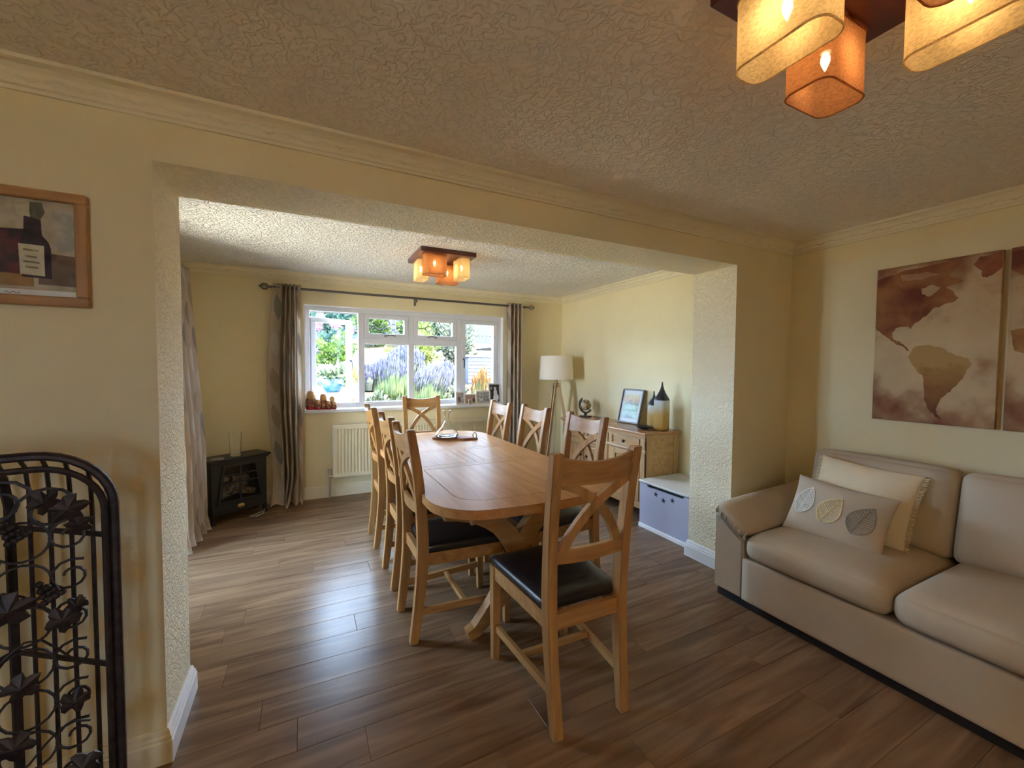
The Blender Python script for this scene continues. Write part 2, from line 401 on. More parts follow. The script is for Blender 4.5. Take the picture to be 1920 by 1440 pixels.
# ------------------------------------------------------------------ far window
win = thing('window_1', None, None); win['kind'] = 'structure'
FY0, FY1 = 4.895, 4.965
def fr(name, x0, x1, z0, z1, y0=FY0, y1=FY1, p=win, bev=0.006, m=M_upvc):
    bm = new_bm(); box(bm, x0, x1, y0, y1, z0, z1, bev); return link(name, bm, m, p)
Z0, Z1 = 0.945, 2.045
fr('frame', WX0, WX1, Z1-0.055, Z1); fr('frame', WX0, WX1, Z0, Z0+0.06); fr('frame', WX0, 0.055, Z0+0.06, Z1-0.055); fr('frame', WX1-0.055, WX1, Z0+0.06, Z1-0.055)
MUL = [0.572, 1.125, 1.712]
for x in MUL: fr('mullion', x-0.032, x+0.032, Z0+0.06, Z1-0.055)
TZ = 1.69
for a, b in ((MUL[0], MUL[1]), (MUL[1], MUL[2])): fr('transom', a+0.032, b-0.032, TZ-0.035, TZ+0.035)
def sash(name, x0, x1, z0, z1, t, parent, y0=FY0-0.006, y1=FY1-0.01, lead=None, seed=0):
    bm = new_bm()
    box(bm, x0, x1, y0, y1, z1-t, z1, 0.005); box(bm, x0, x1, y0, y1, z0, z0+t, 0.005); box(bm, x0, x0+t, y0, y1, z0+t, z1-t, 0.005); box(bm, x1-t, x1, y0, y1, z0+t, z1-t, 0.005)
    o = link(name, bm, M_upvc, parent)
    bm = new_bm(); box(bm, x0+t-0.004, x1-t+0.004, y1-0.030, y1-0.026, z0+t-0.004, z1-t+0.004); link('pane', bm, M_pane, o)
    if lead:
        bm = new_bm(); cx, cz = (x0+x1)/2, (z0+z1)/2; yy = y1-0.032; q = 0.040
        def ln(pts, cl=False): tube(bm, [(cx+a, yy, cz+b) for a, b in pts], 0.0055, 5, cl)
        for dx, dz in ((0, 0.042), (0, -0.042), (-0.078, 0), (0.078, 0)):
            sx = 0.040 if dx == 0 else 0.048
            ln([(dx+sx*math.cos(k*PI/4)*(1 if k % 2 == 0 else 0.82), dz+0.036*math.sin(k*PI/4)*(1 if k % 2 == 0 else 0.82)) for k in range(8)], True)
        ln([(-(x1-x0)/2+t, 0), (-0.14, 0.0), (-0.078, 0.036)]); ln([((x1-x0)/2-t, 0), (0.14, 0.0), (0.078, -0.036)])
        ln([(0, -0.078), (0, -(z1-z0)/2+t)]); ln([(0, 0.078), (0, (z1-z0)/2-t)])
        link('leading', bm, mat('lead', (0.12, 0.12, 0.12), 0.5), o)
    return o
M_hnd = mat('pewter_handle', (0.16, 0.15, 0.14), 0.35, 0.6)
def handle(o, x, y, z, along):
    bm = new_bm(); d = {'x': (1, 0), '-x': (-1, 0), '-z': (0, -1)}[along]
    boxc(bm, (x, y-0.008, z), (0.024, 0.016, 0.024), 0.004)
    pts = [(x, y-0.02, z), (x+d[0]*0.02, y-0.034, z+d[1]*0.02+0.004), (x+d[0]*0.06, y-0.036, z+d[1]*0.06+0.01), (x+d[0]*0.11, y-0.030, z+d[1]*0.11)]
    tube(bm, pts, [0.009, 0.009, 0.008, 0.007], 7); link('handle', bm, M_hnd, o, True)
for k, (a, b) in enumerate(((MUL[0], MUL[1]), (MUL[1], MUL[2]))):
    s = sash('top_light', a+0.034, b-0.034, TZ+0.037, Z1-0.057, 0.048, win, lead=True)
    handle(s, (a+b)/2 - (0.0 if k else 0.02), FY0-0.006, TZ+0.062, 'x' if k == 0 else '-x')
    bm = new_bm(); box(bm, a+0.028, b-0.028, 4.928, 4.932, Z0+0.056, TZ-0.031); link('pane', bm, M_pane, win)
s = sash('casement', MUL[2]+0.034, WX1-0.057, Z0+0.062, Z1-0.057, 0.05, win); handle(s, MUL[2]+0.058, FY0-0.006, 1.50, '-z')
# the open casement swings outwards on its left edge
s = sash('casement', 0.0, 0.485, 0.0, 0.921, 0.052, win, y0=-0.03, y1=0.03); s.location = (0.057, 4.955, Z0+0.063); s.rotation_euler = (0, 0, math.radians(27))
handle(s, 0.46, -0.03, 0.46, '-z')
bm = new_bm(); box(bm, 0.06, 0.545, 4.955, 4.963, Z1-0.066, Z1-0.056); link('stay_rail', bm, M_steel, win)
bm = new_bm(); box(bm, WX0-0.012, WX1+0.012, 4.775, FY0, 0.906, 0.945, 0.014, 3); link('window_sill', bm, M_white, win)
bm = new_bm()
box(bm, WX0, WX0+0.006, YF-0.001, FY0, 0.945, WZ1-0.006); box(bm, WX1-0.006, WX1, YF-0.001, FY0, 0.945, WZ1-0.006); box(bm, WX0, WX1, YF-0.001, FY0, WZ1-0.006, WZ1)
link('reveal_lining', bm, mat('white_reveal', (0.84, 0.82, 0.78), 0.5), win)
# patio door in the left wall, behind the pier as seen from here
dr = thing('door_1', None, None); dr['kind'] = 'structure'
bm = new_bm()
for a in (DY0, (DY0+DY1)/2-0.05, DY1-0.06): box(bm, XLF-0.16, XLF-0.09, a, a+(0.10 if DY0 < a < DY1-0.07 else 0.06), 0, DZ)
box(bm, XLF-0.16, XLF-0.09, DY0, DY1, DZ-0.07, DZ); box(bm, XLF-0.16, XLF-0.09, DY0, DY1, 0, 0.07); link('door_frame', bm, M_upvc, dr)
bm = new_bm(); box(bm, XLF-0.128, XLF-0.124, DY0+0.05, DY1-0.05, 0.06, DZ-0.06); link('pane', bm, M_pane, dr)
# unseen window behind the camera, added to light the near room
wb = thing('window_added', None, None); wb['kind'] = 'structure'
bm = new_bm()
for a in (BX0, (BX0+BX1)/2-0.04, BX1-0.07): box(bm, a, a+0.07, YB-0.17, YB-0.10, BZ0, BZ1)
box(bm, BX0, BX1, YB-0.17, YB-0.10, BZ0, BZ0+0.07); box(bm, BX0, BX1, YB-0.17, YB-0.10, BZ1-0.07, BZ1); link('frame', bm, M_upvc, wb)
bm = new_bm(); box(bm, BX0+0.05, BX1-0.05, YB-0.137, YB-0.133, BZ0+0.05, BZ1-0.05); link('pane', bm, M_pane, wb)
# ------------------------------------------------------------------ dining table
TX0, TX1, TY0, TY1, TT = 0.512, 1.532, 1.650, 3.880, 0.775
tab = thing('dining_table', 'long extending oak dining table with rounded ends and crossed trestle legs', 'table', ((TX0+TX1)/2, (TY0+TY1)/2, 0))
tab_ox, tab_oy = (TX0+TX1)/2, (TY0+TY1)/2
HW, HL, RC, BOW = (TX1-TX0)/2, (TY1-TY0)/2, 0.255, 0.018
def end_loop(hw, y_end, y_joint, r, bow, n=10):
    """half outline from left joint round the near end to right joint (local coords, end towards -y)"""
    pts = [(-hw, y_joint)]
    for i in range(n+1):
        a = PI + i/n*PI/2; pts.append((-hw+r+r*math.cos(a), y_end+r+r*math.sin(a)))
    m = 8
    for i in range(1, m):
        t = i/m; x = -hw+r + (2*hw-2*r)*t; pts.append((x, y_end - bow*(1-(2*t-1)**2)))
    for i in range(n+1):
        a = 1.5*PI + i/n*PI/2; pts.append((hw-r+r*math.cos(a), y_end+r+r*math.sin(a)))
    pts.append((hw, y_joint)); return pts
def slab(bm, outer, z0, z1, ch=0.004):
    """prism with a small chamfer on the top edge"""
    cx = sum(p[0] for p in outer)/len(outer); cy = sum(p[1] for p in outer)/len(outer)
    def sh(p, d):
        v = Vector((p[0]-cx, p[1]-cy)); return (p[0]-v.x/v.length*d, p[1]-v.y/v.length*d)
    rect_sweep(bm, [[(p[0], p[1], z0) for p in outer], [(p[0], p[1], z1-ch) for p in outer], [(*sh(p, ch), z1) for p in outer]])
JL = 0.25   # half length of the leaf
mats_t = M_oakt
for sgn in (1, -1):
    def tr(p): return (p[0], p[1]*sgn)
    outer = end_loop(HW, -HL, -JL-0.0015, RC, BOW); inner = end_loop(HW-0.128, -HL+0.135, -JL-0.04, RC-0.115, 0.012)
    bm = new_bm(); slab(bm, [tr(p) for p in outer], TT-0.044, TT-0.0045, 0.003)
    t = link('table_top', bm, M_oakt, tab)
    # raised border and panel with a dark joint between them
    bm = new_bm()
    def ring(pts, z): return [bm.verts.new((*tr(p), z)) for p in pts]
    a0, b0, a1, b1 = ring(outer, TT-0.0045), ring(inner, TT-0.0045), ring(outer, TT), ring(inner, TT)
    for i in range(len(outer)-1):
        bm.faces.new((a1[i], a1[i+1], b1[i+1], b1[i])); bm.faces.new((a0[i], a0[i+1], a1[i+1], a1[i])); bm.faces.new((b0[i], b1[i], b1[i+1], b0[i+1]))
    # closing rail along the joint
    q = [bm.verts.new((*tr(p), z)) for z in (TT-0.0045, TT) for p in ((-HW, -JL-0.0015), (-HW+0.128, -JL-0.04), (HW-0.128, -JL-0.04), (HW, -JL-0.0015))]
    bm.faces.new((q[4], q[5], q[6], q[7])); bm.faces.new((q[0], q[3], q[7], q[4])); bm.faces.new((q[1], q[5], q[6], q[2]))
    fixn(bm); link('border', bm, M_oakt, t)
    g = 0.0038
    pan = end_loop(HW-0.128-g, -HL+0.135+g, -JL-0.04-g, RC-0.115, 0.012)
    bm = new_bm(); slab(bm, [tr(p) for p in pan], TT-0.0045, TT-0.0002, 0.001); fixn(bm); link('panel', bm, M_oakt, t)
    gap = end_loop(HW-0.12, -HL+0.127, -JL-0.03, RC-0.11, 0.012)
    bm = new_bm(); slab(bm, [tr(p) for p in gap], TT-0.0046, TT-0.0035, 0.0003); fixn(bm); link('groove', bm, M_groove, t)
bm = new_bm(); box(bm, -HW, HW, -JL, JL, TT-0.044, TT-0.0045); lf = link('table_leaf', bm, M_oakt, tab)
for nm, r in (('rail', (-HW, HW, -JL+0.001, -JL+0.045)), ('rail', (-HW, HW, JL-0.045, JL-0.001)), ('rail', (-HW, -HW+0.10, -JL+0.048, JL-0.048)), ('rail', (HW-0.10, HW, -JL+0.048, JL-0.048)), ('rail', (-0.058, -0.002, -JL+0.048, JL-0.048)), ('rail', (0.002, 0.058, -JL+0.048, JL-0.048)),
              ('panel', (-HW+0.1035, -0.0615, -JL+0.0485, JL-0.0485)), ('panel', (0.0615, HW-0.1035, -JL+0.0485, JL-0.0485))):
    bm = new_bm(); box(bm, *r, TT-0.0035, TT, 0.0008, 1); link(nm, bm, M_oakt, lf)
bm = new_bm(); box(bm, -HW+0.01, HW-0.01, -JL-0.004, JL+0.004, TT-0.0047, TT-0.003); link('groove', bm, M_groove, lf)
for yy in (1.965-tab_oy, 3.56-tab_oy):
    for s in (-1, 1):
        pts = bez((s*0.415, 0, 0.672), (s*0.10, 0, 0.66), (0, 0, 0.40), 9)[:-1] + bez((0, 0, 0.40), (-s*0.07, 0, 0.18), (-s*0.285, 0, 0.0), 9)
        pts = [(p[0], yy + (0.004*s), max(0.022, p[2])) for p in pts]
        wd = [0.05+0.055*math.sin(PI*i/(len(pts)-1)) for i in range(len(pts))]
        bm = new_bm(); strip(bm, pts, wd, 0.058, (0, 1, 0)); fixn(bm); link('trestle_leg', bm, M_oak['x'], tab)
    bm = new_bm(); box(bm, -0.40, 0.40, yy-0.04, yy+0.04, 0.684, 0.731, 0.004); link('top_rail', bm, M_oak['x'], tab)
bm = new_bm(); box(bm, -0.03, 0.03, 1.965-tab_oy, 3.56-tab_oy, 0.365, 0.435, 0.005); link('stretcher_beam', bm, M_oak['y'], tab)
for s in (-1, 1):
    bm = new_bm(); box(bm, s*0.26-0.025, s*0.26+0.025, -HL+0.20, HL-0.20, 0.700, 0.731, 0.003); link('runner', bm, M_oak['y'], tab)
bm = new_bm(); lathe(bm, [(0, -0.075), (0.010, -0.073), (0.016, -0.05), (0.014, -0.02), (0.02, -0.006), (0.02, 0)], 10, (-0.32, -HL+0.16, 0.731)); link('locking_peg', bm, M_oak['z'], tab, True)

# ------------------------------------------------------------------ dining chairs (front towards +y)
def make_chair(label):
    t = thing('dining_chair', label, 'chair', group='oak cross-back chairs around the dining table')
    yp = lambda z: [(-0.262, -0.236, -0.222, -0.224, -0.240, -0.262, -0.300)[i] for i in range(7)][0]
    zs = [0, 0.22, 0.42, 0.52, 0.72, 0.90, 1.092]; ys = [-0.272, -0.243, -0.226, -0.226, -0.238, -0.258, -0.292]
    def py(z):
        for i in range(6):
            if z <= zs[i+1]: k = (z-zs[i])/(zs[i+1]-zs[i]); return ys[i]*(1-k)+ys[i+1]*k
        return ys[-1]
    def px(z): return 0.158 + 0.026*z/1.09
    wy = [0.040, 0.050, 0.056, 0.056, 0.050, 0.046, 0.040]
    for s in (-1, 1):
        bm = new_bm(); secs = []
        for i in range(13):
            z = 1.092*i/12; k = min(5, max(j for j in range(7) if zs[j] <= z+1e-6)); f = (z-zs[k])/(zs[k+1]-zs[k]) if k < 6 else 0
            # smooth between control points
            yy = py(z); secs.append((s*px(z), yy, z, 0.042, wy[k]*(1-f)+wy[k+1]*f))
        sm = secs[:]
        for i in range(1, 12): sm[i] = (secs[i][0], (secs[i-1][1]+2*secs[i][1]+secs[i+1][1])/4, secs[i][2], 0.042, secs[i][4])
        post(bm, sm); fixn(bm)
        es = [e for e in bm.edges if len(e.link_faces) == 2 and e.calc_face_angle() > 1.0]
        bmesh.ops.bevel(bm, geom=es, offset=0.004, segments=2, affect='EDGES'); link('leg', bm, M_oak['z'], t)
        bm = new_bm(); post(bm, [(s*0.196, 0.232, 0, 0.030, 0.030), (s*0.196, 0.230, 0.25, 0.040, 0.040), (s*0.196, 0.230, 0.455, 0.042, 0.042)])
        es = [e for e in bm.edges if e.calc_face_angle() > 1.0]; bmesh.ops.bevel(bm, geom=es, offset=0.004, segments=2, affect='EDGES'); link('leg', bm, M_oak['z'], t)
        bm = new_bm(); strip(bm, [(s*0.162, -0.245, 0.155), (s*0.196, 0.23, 0.155)], 0.034, 0.018, (0, 0, 1)) if 0 else strip(bm, [(s*0.160, -0.245, 0.155), (s*0.194, 0.225, 0.155)], 0.034, 0.018, (1, 0, 0)); fixn(bm); link('stretcher', bm, M_oak['y'], t)
    bm = new_bm(); box(bm, -0.178, 0.178, -0.012, 0.012, 0.142, 0.168, 0.003); link('stretcher', bm, M_oak['x'], t)
    # crest rail bowed backwards with a dipped top edge, and the lower rail
    def bowed(name, z0, z1, dip, depth, bow):
        bm = new_bm(); secs = []; n = 12
        for i in range(n+1):
            u = -1+2*i/n; zc0, zc1 = z0, z1 - dip*(1-u*u)
            hw = px((z0+z1)/2)-0.014
            def Y(z): return py(z) - bow*(1-u*u)
            secs.append([(u*hw, Y(zc0)-depth/2, zc0), (u*hw, Y(zc0)+depth/2, zc0), (u*hw, Y(zc1)+depth/2, zc1), (u*hw, Y(zc1)-depth/2, zc1)])
        rect_sweep(bm, secs); fixn(bm)
        es = [e for e in bm.edges if e.calc_face_angle() > 1.0]; bmesh.ops.bevel(bm, geom=es, offset=0.003, segments=2, affect='EDGES')
        link(name, bm, M_oak['x'], t, True)
    bowed('crest_rail', 0.965, 1.078, 0.024, 0.024, 0.030)
    bowed('back_rail', 0.655, 0.712, 0.0, 0.026, 0.022)
    for s in (-1, 1):
        pts = bez((-s*0.150, 0, 0.972), (s*0.055, 0, 0.900), (s*0.135, 0, 0.700), 12); P = []
        for x, _, z in pts:
            u = x/0.17; P.append((x, py(z) - 0.026*(1-u*u) + 0.004*s, z))
        bm = new_bm(); strip(bm, P, 0.036, 0.020, (0, 1, 0)); fixn(bm); link('cross_brace', bm, M_oak['z'], t)
    bm = new_bm()
    strip(bm, [(-0.19, 0.232, 0.425), (0.19, 0.232, 0.425)], 0.062, 0.022, (0, 1, 0)); strip(bm, [(-0.155, -0.228, 0.425), (0.155, -0.228, 0.425)], 0.062, 0.026, (0, 1, 0))
    for s in (-1, 1): strip(bm, [(s*0.168, -0.21, 0.425), (s*0.199, 0.225, 0.425)], 0.062, 0.022, (1, 0, 0))
    fixn(bm); link('seat_frame', bm, M_oak['x'], t)
    bm = new_bm(); soft_box(bm, (0, 0.022, 0.476), (0.43, 0.468, 0.046), 0.02, 9, 0.012)
    for v in bm.verts: v.co.x *= 1 - 0.16*max(0, (0.25-v.co.y)/0.47)
    bmesh.ops.recalc_face_normals(bm, faces=bm.faces[:]); link('seat_pad', bm, M_leather, t, 'all')
    return t
proto = make_chair('oak cross-back chair at the near end of the table, its back to the camera')
CH = [(1.000, 1.546, -1.0, None),
      (0.752, 2.215, -90, 'oak cross-back chair facing the sideboard across the table, nearest of three'),
      (0.760, 2.775, -90, 'oak cross-back chair facing the sideboard across the table, middle of three'),
      (0.756, 3.455, -90, 'oak cross-back chair facing the sideboard across the table, farthest of three'),
      (1.395, 2.245, 91, 'oak cross-back chair on the sideboard side of the table, nearest of three'),
      (1.385, 2.915, 91, 'oak cross-back chair on the sideboard side of the table, middle of three'),
      (1.330, 3.455, 90, 'oak cross-back chair on the sideboard side of the table, nearest the window curtain'),
      (1.126, 4.150, 180, 'oak cross-back chair at the far end of the table under the window')]
for i, (x, y, a, lb) in enumerate(CH):
    c = proto if i == 0 else copy_tree(proto)
    c.location = (x, y, 0); c.rotation_euler = (0, 0, math.radians(a))
    if lb: c['label'] = lb

# ------------------------------------------------------------------ sofa
sf = thing('sofa', 'beige fabric sofa against the right wall with sloping padded arm', 'sofa', (2.72, 0.51, 0))
sx, sy = 2.72, 0.51
def sp(name, x0, x1, y0, y1, z0, z1, r, top=0, front=0, m=M_sofa, cuts=9):
    bm = new_bm(); soft_box(bm, ((x0+x1)/2-sx, (y0+y1)/2-sy, (z0+z1)/2), (x1-x0, y1-y0, z1-z0), r, cuts, top, front); fixn(bm)
    return link(name, bm, m, sf, 'all')
bm = new_bm(); box(bm, 2.30-sx, 3.13-sx, -0.68-sy, 1.70-sy, 0.0, 0.055); link('plinth', bm, M_black, sf)
sp('base', 2.272, 3.10, -0.51, 1.53, 0.050, 0.300, 0.012)
for k in range(3):
    y1 = 1.518 - k*0.675
    sp('seat_cushion', 2.255, 3.03, y1-0.672, y1, 0.298, 0.448, 0.062, 0.030, 0.016, cuts=13)
    bm = new_bm(); soft_box(bm, (0, 0, 0), (0.19, 0.672, 0.46), 0.05, 11, 0.012, 0.035); fixn(bm)
    o = link('back_cushion', bm, M_sofa, sf, 'all'); o.location = (2.995-sx, y1-0.336-sy, 0.655); o.rotation_euler = (0, math.radians(11), 0)
sp('back_frame', 3.06, 3.165, -0.68, 1.50, 0.05, 0.78, 0.03)
for y0, y1, s in ((1.528, 1.712, 1), (-0.69, -0.512, -1)):
    # arm body with a top sloping down to the seat, and a padded roll over it
    bm = new_bm(); yi, yo = (y0, y1) if s > 0 else (y1, y0)
    pr = [(yi, 0.055), (yo, 0.055), (yo, 0.50), (yo-0.02*s, 0.515), (yo-0.10*s, 0.455), (yi, 0.395)]
    prism(bm, pr, lambda p: (2.275-sx, p[0]-sy, p[1]), lambda p: (3.16-sx, p[0]-sy, p[1])); fixn(bm)
    es = [e for e in bm.edges if e.calc_face_angle() > 0.6]; bmesh.ops.bevel(bm, geom=es, offset=0.010, segments=3, affect='EDGES')
    link('arm', bm, M_sofa, sf, True)
    bm = new_bm(); secs = []; n = 20
    for i in range(n+1):
        u = i/n; x = 2.262 + u*0.87; puff = 1 - 0.25*max(0, 1-u*7)**2; rise = 0.050*u*u + 0.012*math.sin(PI*min(1, u*1.2))
        ring = []
        path = [(yo+0.004*s, 0.495), (yo+0.014*s, 0.535), (yo+0.002*s, 0.566), (yo-0.03*s, 0.578), (yo-0.075*s, 0.566), (yo-0.125*s, 0.535), (yi-0.012*s, 0.490), (yi-0.040*s, 0.452), (yi-0.030*s, 0.425), (yi+0.02*s, 0.400), (yi+0.10*s, 0.452), (yo-0.035*s, 0.500)]
        cy_, cz_ = (yi+yo)/2, 0.485
        for (py_, pz_) in path: ring.append((x-sx, cy_+(py_-cy_)*puff-sy, cz_+(pz_-cz_)*puff + rise + 0.0025*math.sin(py_*300)*max(0, 1-u*8)))
        secs.append(ring)
    rect_sweep(bm, secs); fixn(bm); link('arm_pad', bm, M_sofa, sf, 'all')
    bm = new_bm()   # gathered pleats at the front of the arm pad
    for k in range(7):
        t_ = k/6; yy = yo-0.02*s + (yi-0.02*s-(yo-0.02*s))*t_; zz = 0.540-0.105*t_
        tube(bm, [(2.262-sx, yy-sy, zz-0.018), (2.256-sx, yy-0.002*s-sy, zz), (2.275-sx, yy-0.004*s-sy, zz+0.028 if t_ > 0.1 else zz+0.02)], [0.004, 0.0065, 0.003], 6)
    link('pleat', bm, M_sofa, sf, 'all')

# scatter cushions
def cushion(bm, w, h, T, n=18, pinch=0.06):
    V = {}
    for s in (1, -1):
        for i in range(n+1):
            for j in range(n+1):
                u, v = -1+2*i/n, -1+2*j/n
                u_, v_ = math.sin(u*PI/2), math.sin(v*PI/2)
                edge = (i in (0, n)) or (j in (0, n))
                if edge and s < 0: V[(s, i, j)] = V[(1, i, j)]; continue
                x, y, z = csurf(u_, v_, w, h, T*s, pinch)
                V[(s, i, j)] = bm.verts.new((x, y, z))
        for i in range(n):
            for j in range(n):
                q = [V[(s, i, j)], V[(s, i+1, j)], V[(s, i+1, j+1)], V[(s, i, j+1)]]
                bm.faces.new(q if s > 0 else q[::-1])
def csurf(u, v, w, h, T, pinch=0.06):
    prof = max(0, (1-u**2))**0.55 * max(0, (1-v**2))**0.55
    x = u*w/2*(1-pinch*(1-v*v)); y = v*h/2*(1-pinch*(1-u*u))
    z = T*prof*(1+0.05*math.sin(3*u+2*v)) 
    return x, y, z
M_cush = weave('stone_cushion', (0.47, 0.38, 0.275), (0.52, 0.425, 0.315), 500, 0.25)
M_cushc = weave('cream_cushion', (0.74, 0.62, 0.42), (0.80, 0.68, 0.47), 300, 0.4)
def frame_obj(o, p, xaxis, yaxis):
    X = Vector(xaxis).normalized(); Y = Vector(yaxis); Y = (Y - X*Y.dot(X)).normalized(); Z = X.cross(Y)
    o.matrix_world = Matrix.Translation(p) @ Matrix((X, Y, Z)).transposed().to_4x4()
cu = thing('cushion', 'cream cushion with fringed edge, behind the leaf embroidered cushion on the sofa', 'cushion')
bm = new_bm(); cushion(bm, 0.47, 0.42, 0.065); fixn(bm); link('cushion_cover', bm, M_cushc, cu, 'all')
bm = new_bm(); rf = random.Random(5)
for s in (1, -1):
    for k in range(60):
        y = -0.20+0.40*k/59; x = s*0.235*(1-0.06*(1-(y/0.21)**2)); tube(bm, [(x-s*0.004, y, 0), (x+s*0.010, y+rf.uniform(-.003, .003), rf.uniform(-.006, .006)), (x+s*0.020, y+rf.uniform(-.005, .005), rf.uniform(-.010, .010))], 0.0022, 4)
link('fringe', bm, M_cushc, cu)['kind'] = 'stuff'
frame_obj(cu, (2.800, 1.195, 0.667), (0.05, -1, -0.065), (0.42, -0.02, 1))
cf = thing('cushion', 'stone coloured oblong cushion embroidered with three leaves, in front on the sofa', 'cushion')
CW, CHH, CT = 0.475, 0.335, 0.068
bm = new_bm(); cushion(bm, CW, CHH, CT); fixn(bm); link('cushion_cover', bm, M_cush, cf, 'all')
def leafstroke(cx, cy, ln, wd, ang, m, label, ribs):
    bm = new_bm(); ca, sa = math.cos(ang), math.sin(ang)
    def at(a, b):
        x, y = cx + a*ca - b*sa, cy + a*sa + b*ca
        u, v = x/(CW/2)/0.955, y/(CHH/2)/0.955
        return Vector(csurf(u, v, CW, CHH, CT)) + Vector((0, 0, 0.0012))
    def half(a): k = (a/ln+0.5); return wd/2*math.sin(PI*k**0.8)**0.9 if 0 < k < 1 else 0
    N_ = 20
    for s in (1, -1): tube(bm, [at(-ln/2+ln*i/N_, s*half(-ln/2+ln*i/N_)) for i in range(N_+1)], 0.0024, 5)
    tube(bm, [at(-ln/2+ln*i/N_, 0) for i in range(N_+1)], 0.0023, 5)
    for i in range(ribs):
        a = -ln/2*0.86 + ln*0.8*i/ribs
        for s in (1, -1):
            e = a + 0.018
            tube(bm, [at(a, 0), at((a+e)/2, s*half(e)*0.5), at(e, s*half(e)*0.95)], 0.0021, 4)
    tag(link('leaf_embroidery', bm, m, cf), label)
leafstroke(-0.148, 0.022, 0.165, 0.100, 1.32, mat('white_thread', (0.85, 0.84, 0.80), 0.6), 'leaf stitched in white thread', 12)
leafstroke(-0.010, 0.004, 0.170, 0.112, 1.12, mat('cream_thread', (0.80, 0.64, 0.34), 0.6), 'leaf stitched in cream thread', 13)
leafstroke(0.132, 0.0, 0.172, 0.112, 1.22, mat('dark_thread', (0.26, 0.24, 0.19), 0.6), 'leaf stitched in dark grey thread', 12)
frame_obj(cf, (2.632, 1.225, 0.598), (0.04, -1, -0.06), (0.50, -0.08, 1))
# ------------------------------------------------------------------ sideboard (front faces -x)
SBX, SBY0, SBY1, SBT = 2.735, 2.775, 4.105, 0.82
sb = thing('sideboard', 'light oak sideboard with three drawers over three panelled doors against the right wall', 'sideboard', (SBX, (SBY0+SBY1)/2, 0))
oy = (SBY0+SBY1)/2
def sbx(name, x0, x1, y0, y1, z0, z1, bev=0.003, ax='y', p=sb, m=None):
    bm = new_bm(); box(bm, x0-SBX, x1-SBX, y0-oy, y1-oy, z0, z1, bev); return link(name, bm, m or M_oakl[ax], p)
sbx('carcass', SBX+0.012, 3.145, SBY0+0.006, SBY1-0.006, 0.115, SBT-0.045, 0)
sbx('top', 2.708, 3.160, SBY0-0.020, SBY1+0.020, SBT-0.026, SBT, 0.006, m=M_oakst)
sbx('top_moulding', 2.722, 3.155, SBY0-0.008, SBY1+0.008, SBT-0.044, SBT-0.026, 0.004)
for z0, z1 in ((0.115, 0.175), (0.628, 0.660), (0.757, SBT-0.044)): sbx('rail', SBX-0.004 if z0 < 0.7 else SBX, SBX+0.014, SBY0, SBY1, z0, z1, 0.002)
sbx('waist_moulding', SBX-0.010, SBX+0.005, SBY0-0.004, SBY1+0.004, 0.634, 0.650, 0.005)
ys = [(2.846, 3.235), (3.286, 3.640), (3.690, 4.036)]
for a, b in ((SBY0, 2.846), (3.235, 3.286), (3.640, 3.690), (4.036, SBY1)): sbx('stile', SBX, SBX+0.014, a, b, 0.175, 0.757, 0.002, 'z')
def knob(p, y, z):
    bm = new_bm(); lathe(bm, [(0.006, 0), (0.006, 0.010), (0.014, 0.016), (0.016, 0.024), (0.010, 0.031), (0, 0.033)], 12)
    for v in bm.verts: v.co = Vector((SBX-0.006-SBX-v.co.z, y-oy+v.co.x, z+v.co.y))
    fixn(bm); link('knob', bm, mat('dark_knob', (0.03, 0.022, 0.018), 0.4, 0.6) if 'dark_knob' not in bpy.data.materials else bpy.data.materials['dark_knob'], p, True)
for k, (a, b) in enumerate(ys):
    d = sbx('drawer', SBX+0.003, SBX+0.02, a+0.004, b-0.004, 0.664, 0.753, 0.003)
    sbx('drawer_frame', SBX-0.008, SBX+0.006, a+0.004, b-0.004, 0.664, 0.672, 0.003, p=d); sbx('drawer_frame', SBX-0.008, SBX+0.006, a+0.004, b-0.004, 0.745, 0.753, 0.003, p=d)
    sbx('drawer_frame', SBX-0.008, SBX+0.006, a+0.004, a+0.013, 0.672, 0.745, 0.003, p=d); sbx('drawer_frame', SBX-0.008, SBX+0.006, b-0.013, b-0.004, 0.672, 0.745, 0.003, p=d)
    knob(d, (a+b)/2, 0.709)
    r = sbx('door', SBX+0.006, SBX+0.02, a+0.004, b-0.004, 0.180, 0.624, 0.002, 'z')
    for (y0, y1, z0, z1, ax) in ((a+0.004, a+0.056, 0.180, 0.624, 'z'), (b-0.056, b-0.004, 0.180, 0.624, 'z'), (a+0.056, b-0.056, 0.180, 0.236, 'y'), (a+0.056, b-0.056, 0.568, 0.624, 'y')):
        sbx('door_frame', SBX-0.006, SBX+0.008, y0, y1, z0, z1, 0.003, ax, p=r)
    sbx('door_panel', SBX-0.002, SBX+0.009, a+0.072, b-0.072, 0.252, 0.552, 0.006, 'z', p=r)
    knob(r, b-0.030 if k < 2 else a+0.03, 0.45)
for e, s in ((SBY0, -1), (SBY1, 1)):   # side frames
    for x0, x1, z0, z1, ax in ((SBX, SBX+0.075, 0.115, SBT-0.044, 'z'), (3.085, 3.150, 0.115, SBT-0.044, 'z'), (SBX+0.075, 3.085, 0.757, SBT-0.044, 'x'), (SBX+0.075, 3.085, 0.622, 0.664, 'x'), (SBX+0.075, 3.085, 0.115, 0.18, 'x')):
        sbx('side_frame', x0, x1, min(e, e-s*0.014), max(e, e-s*0.014), z0, z1, 0.002, ax)
    for x in (SBX+0.035, 3.105):
        bm = new_bm(); lathe(bm, [(0.022, 0), (0.030, 0.02), (0.034, 0.05), (0.028, 0.08), (0.022, 0.092), (0.034, 0.10), (0.034, 0.115)], 14, (x-SBX, e-s*0.045-oy, 0), cap=True); fixn(bm); link('foot', bm, M_oakl['z'], sb, True)
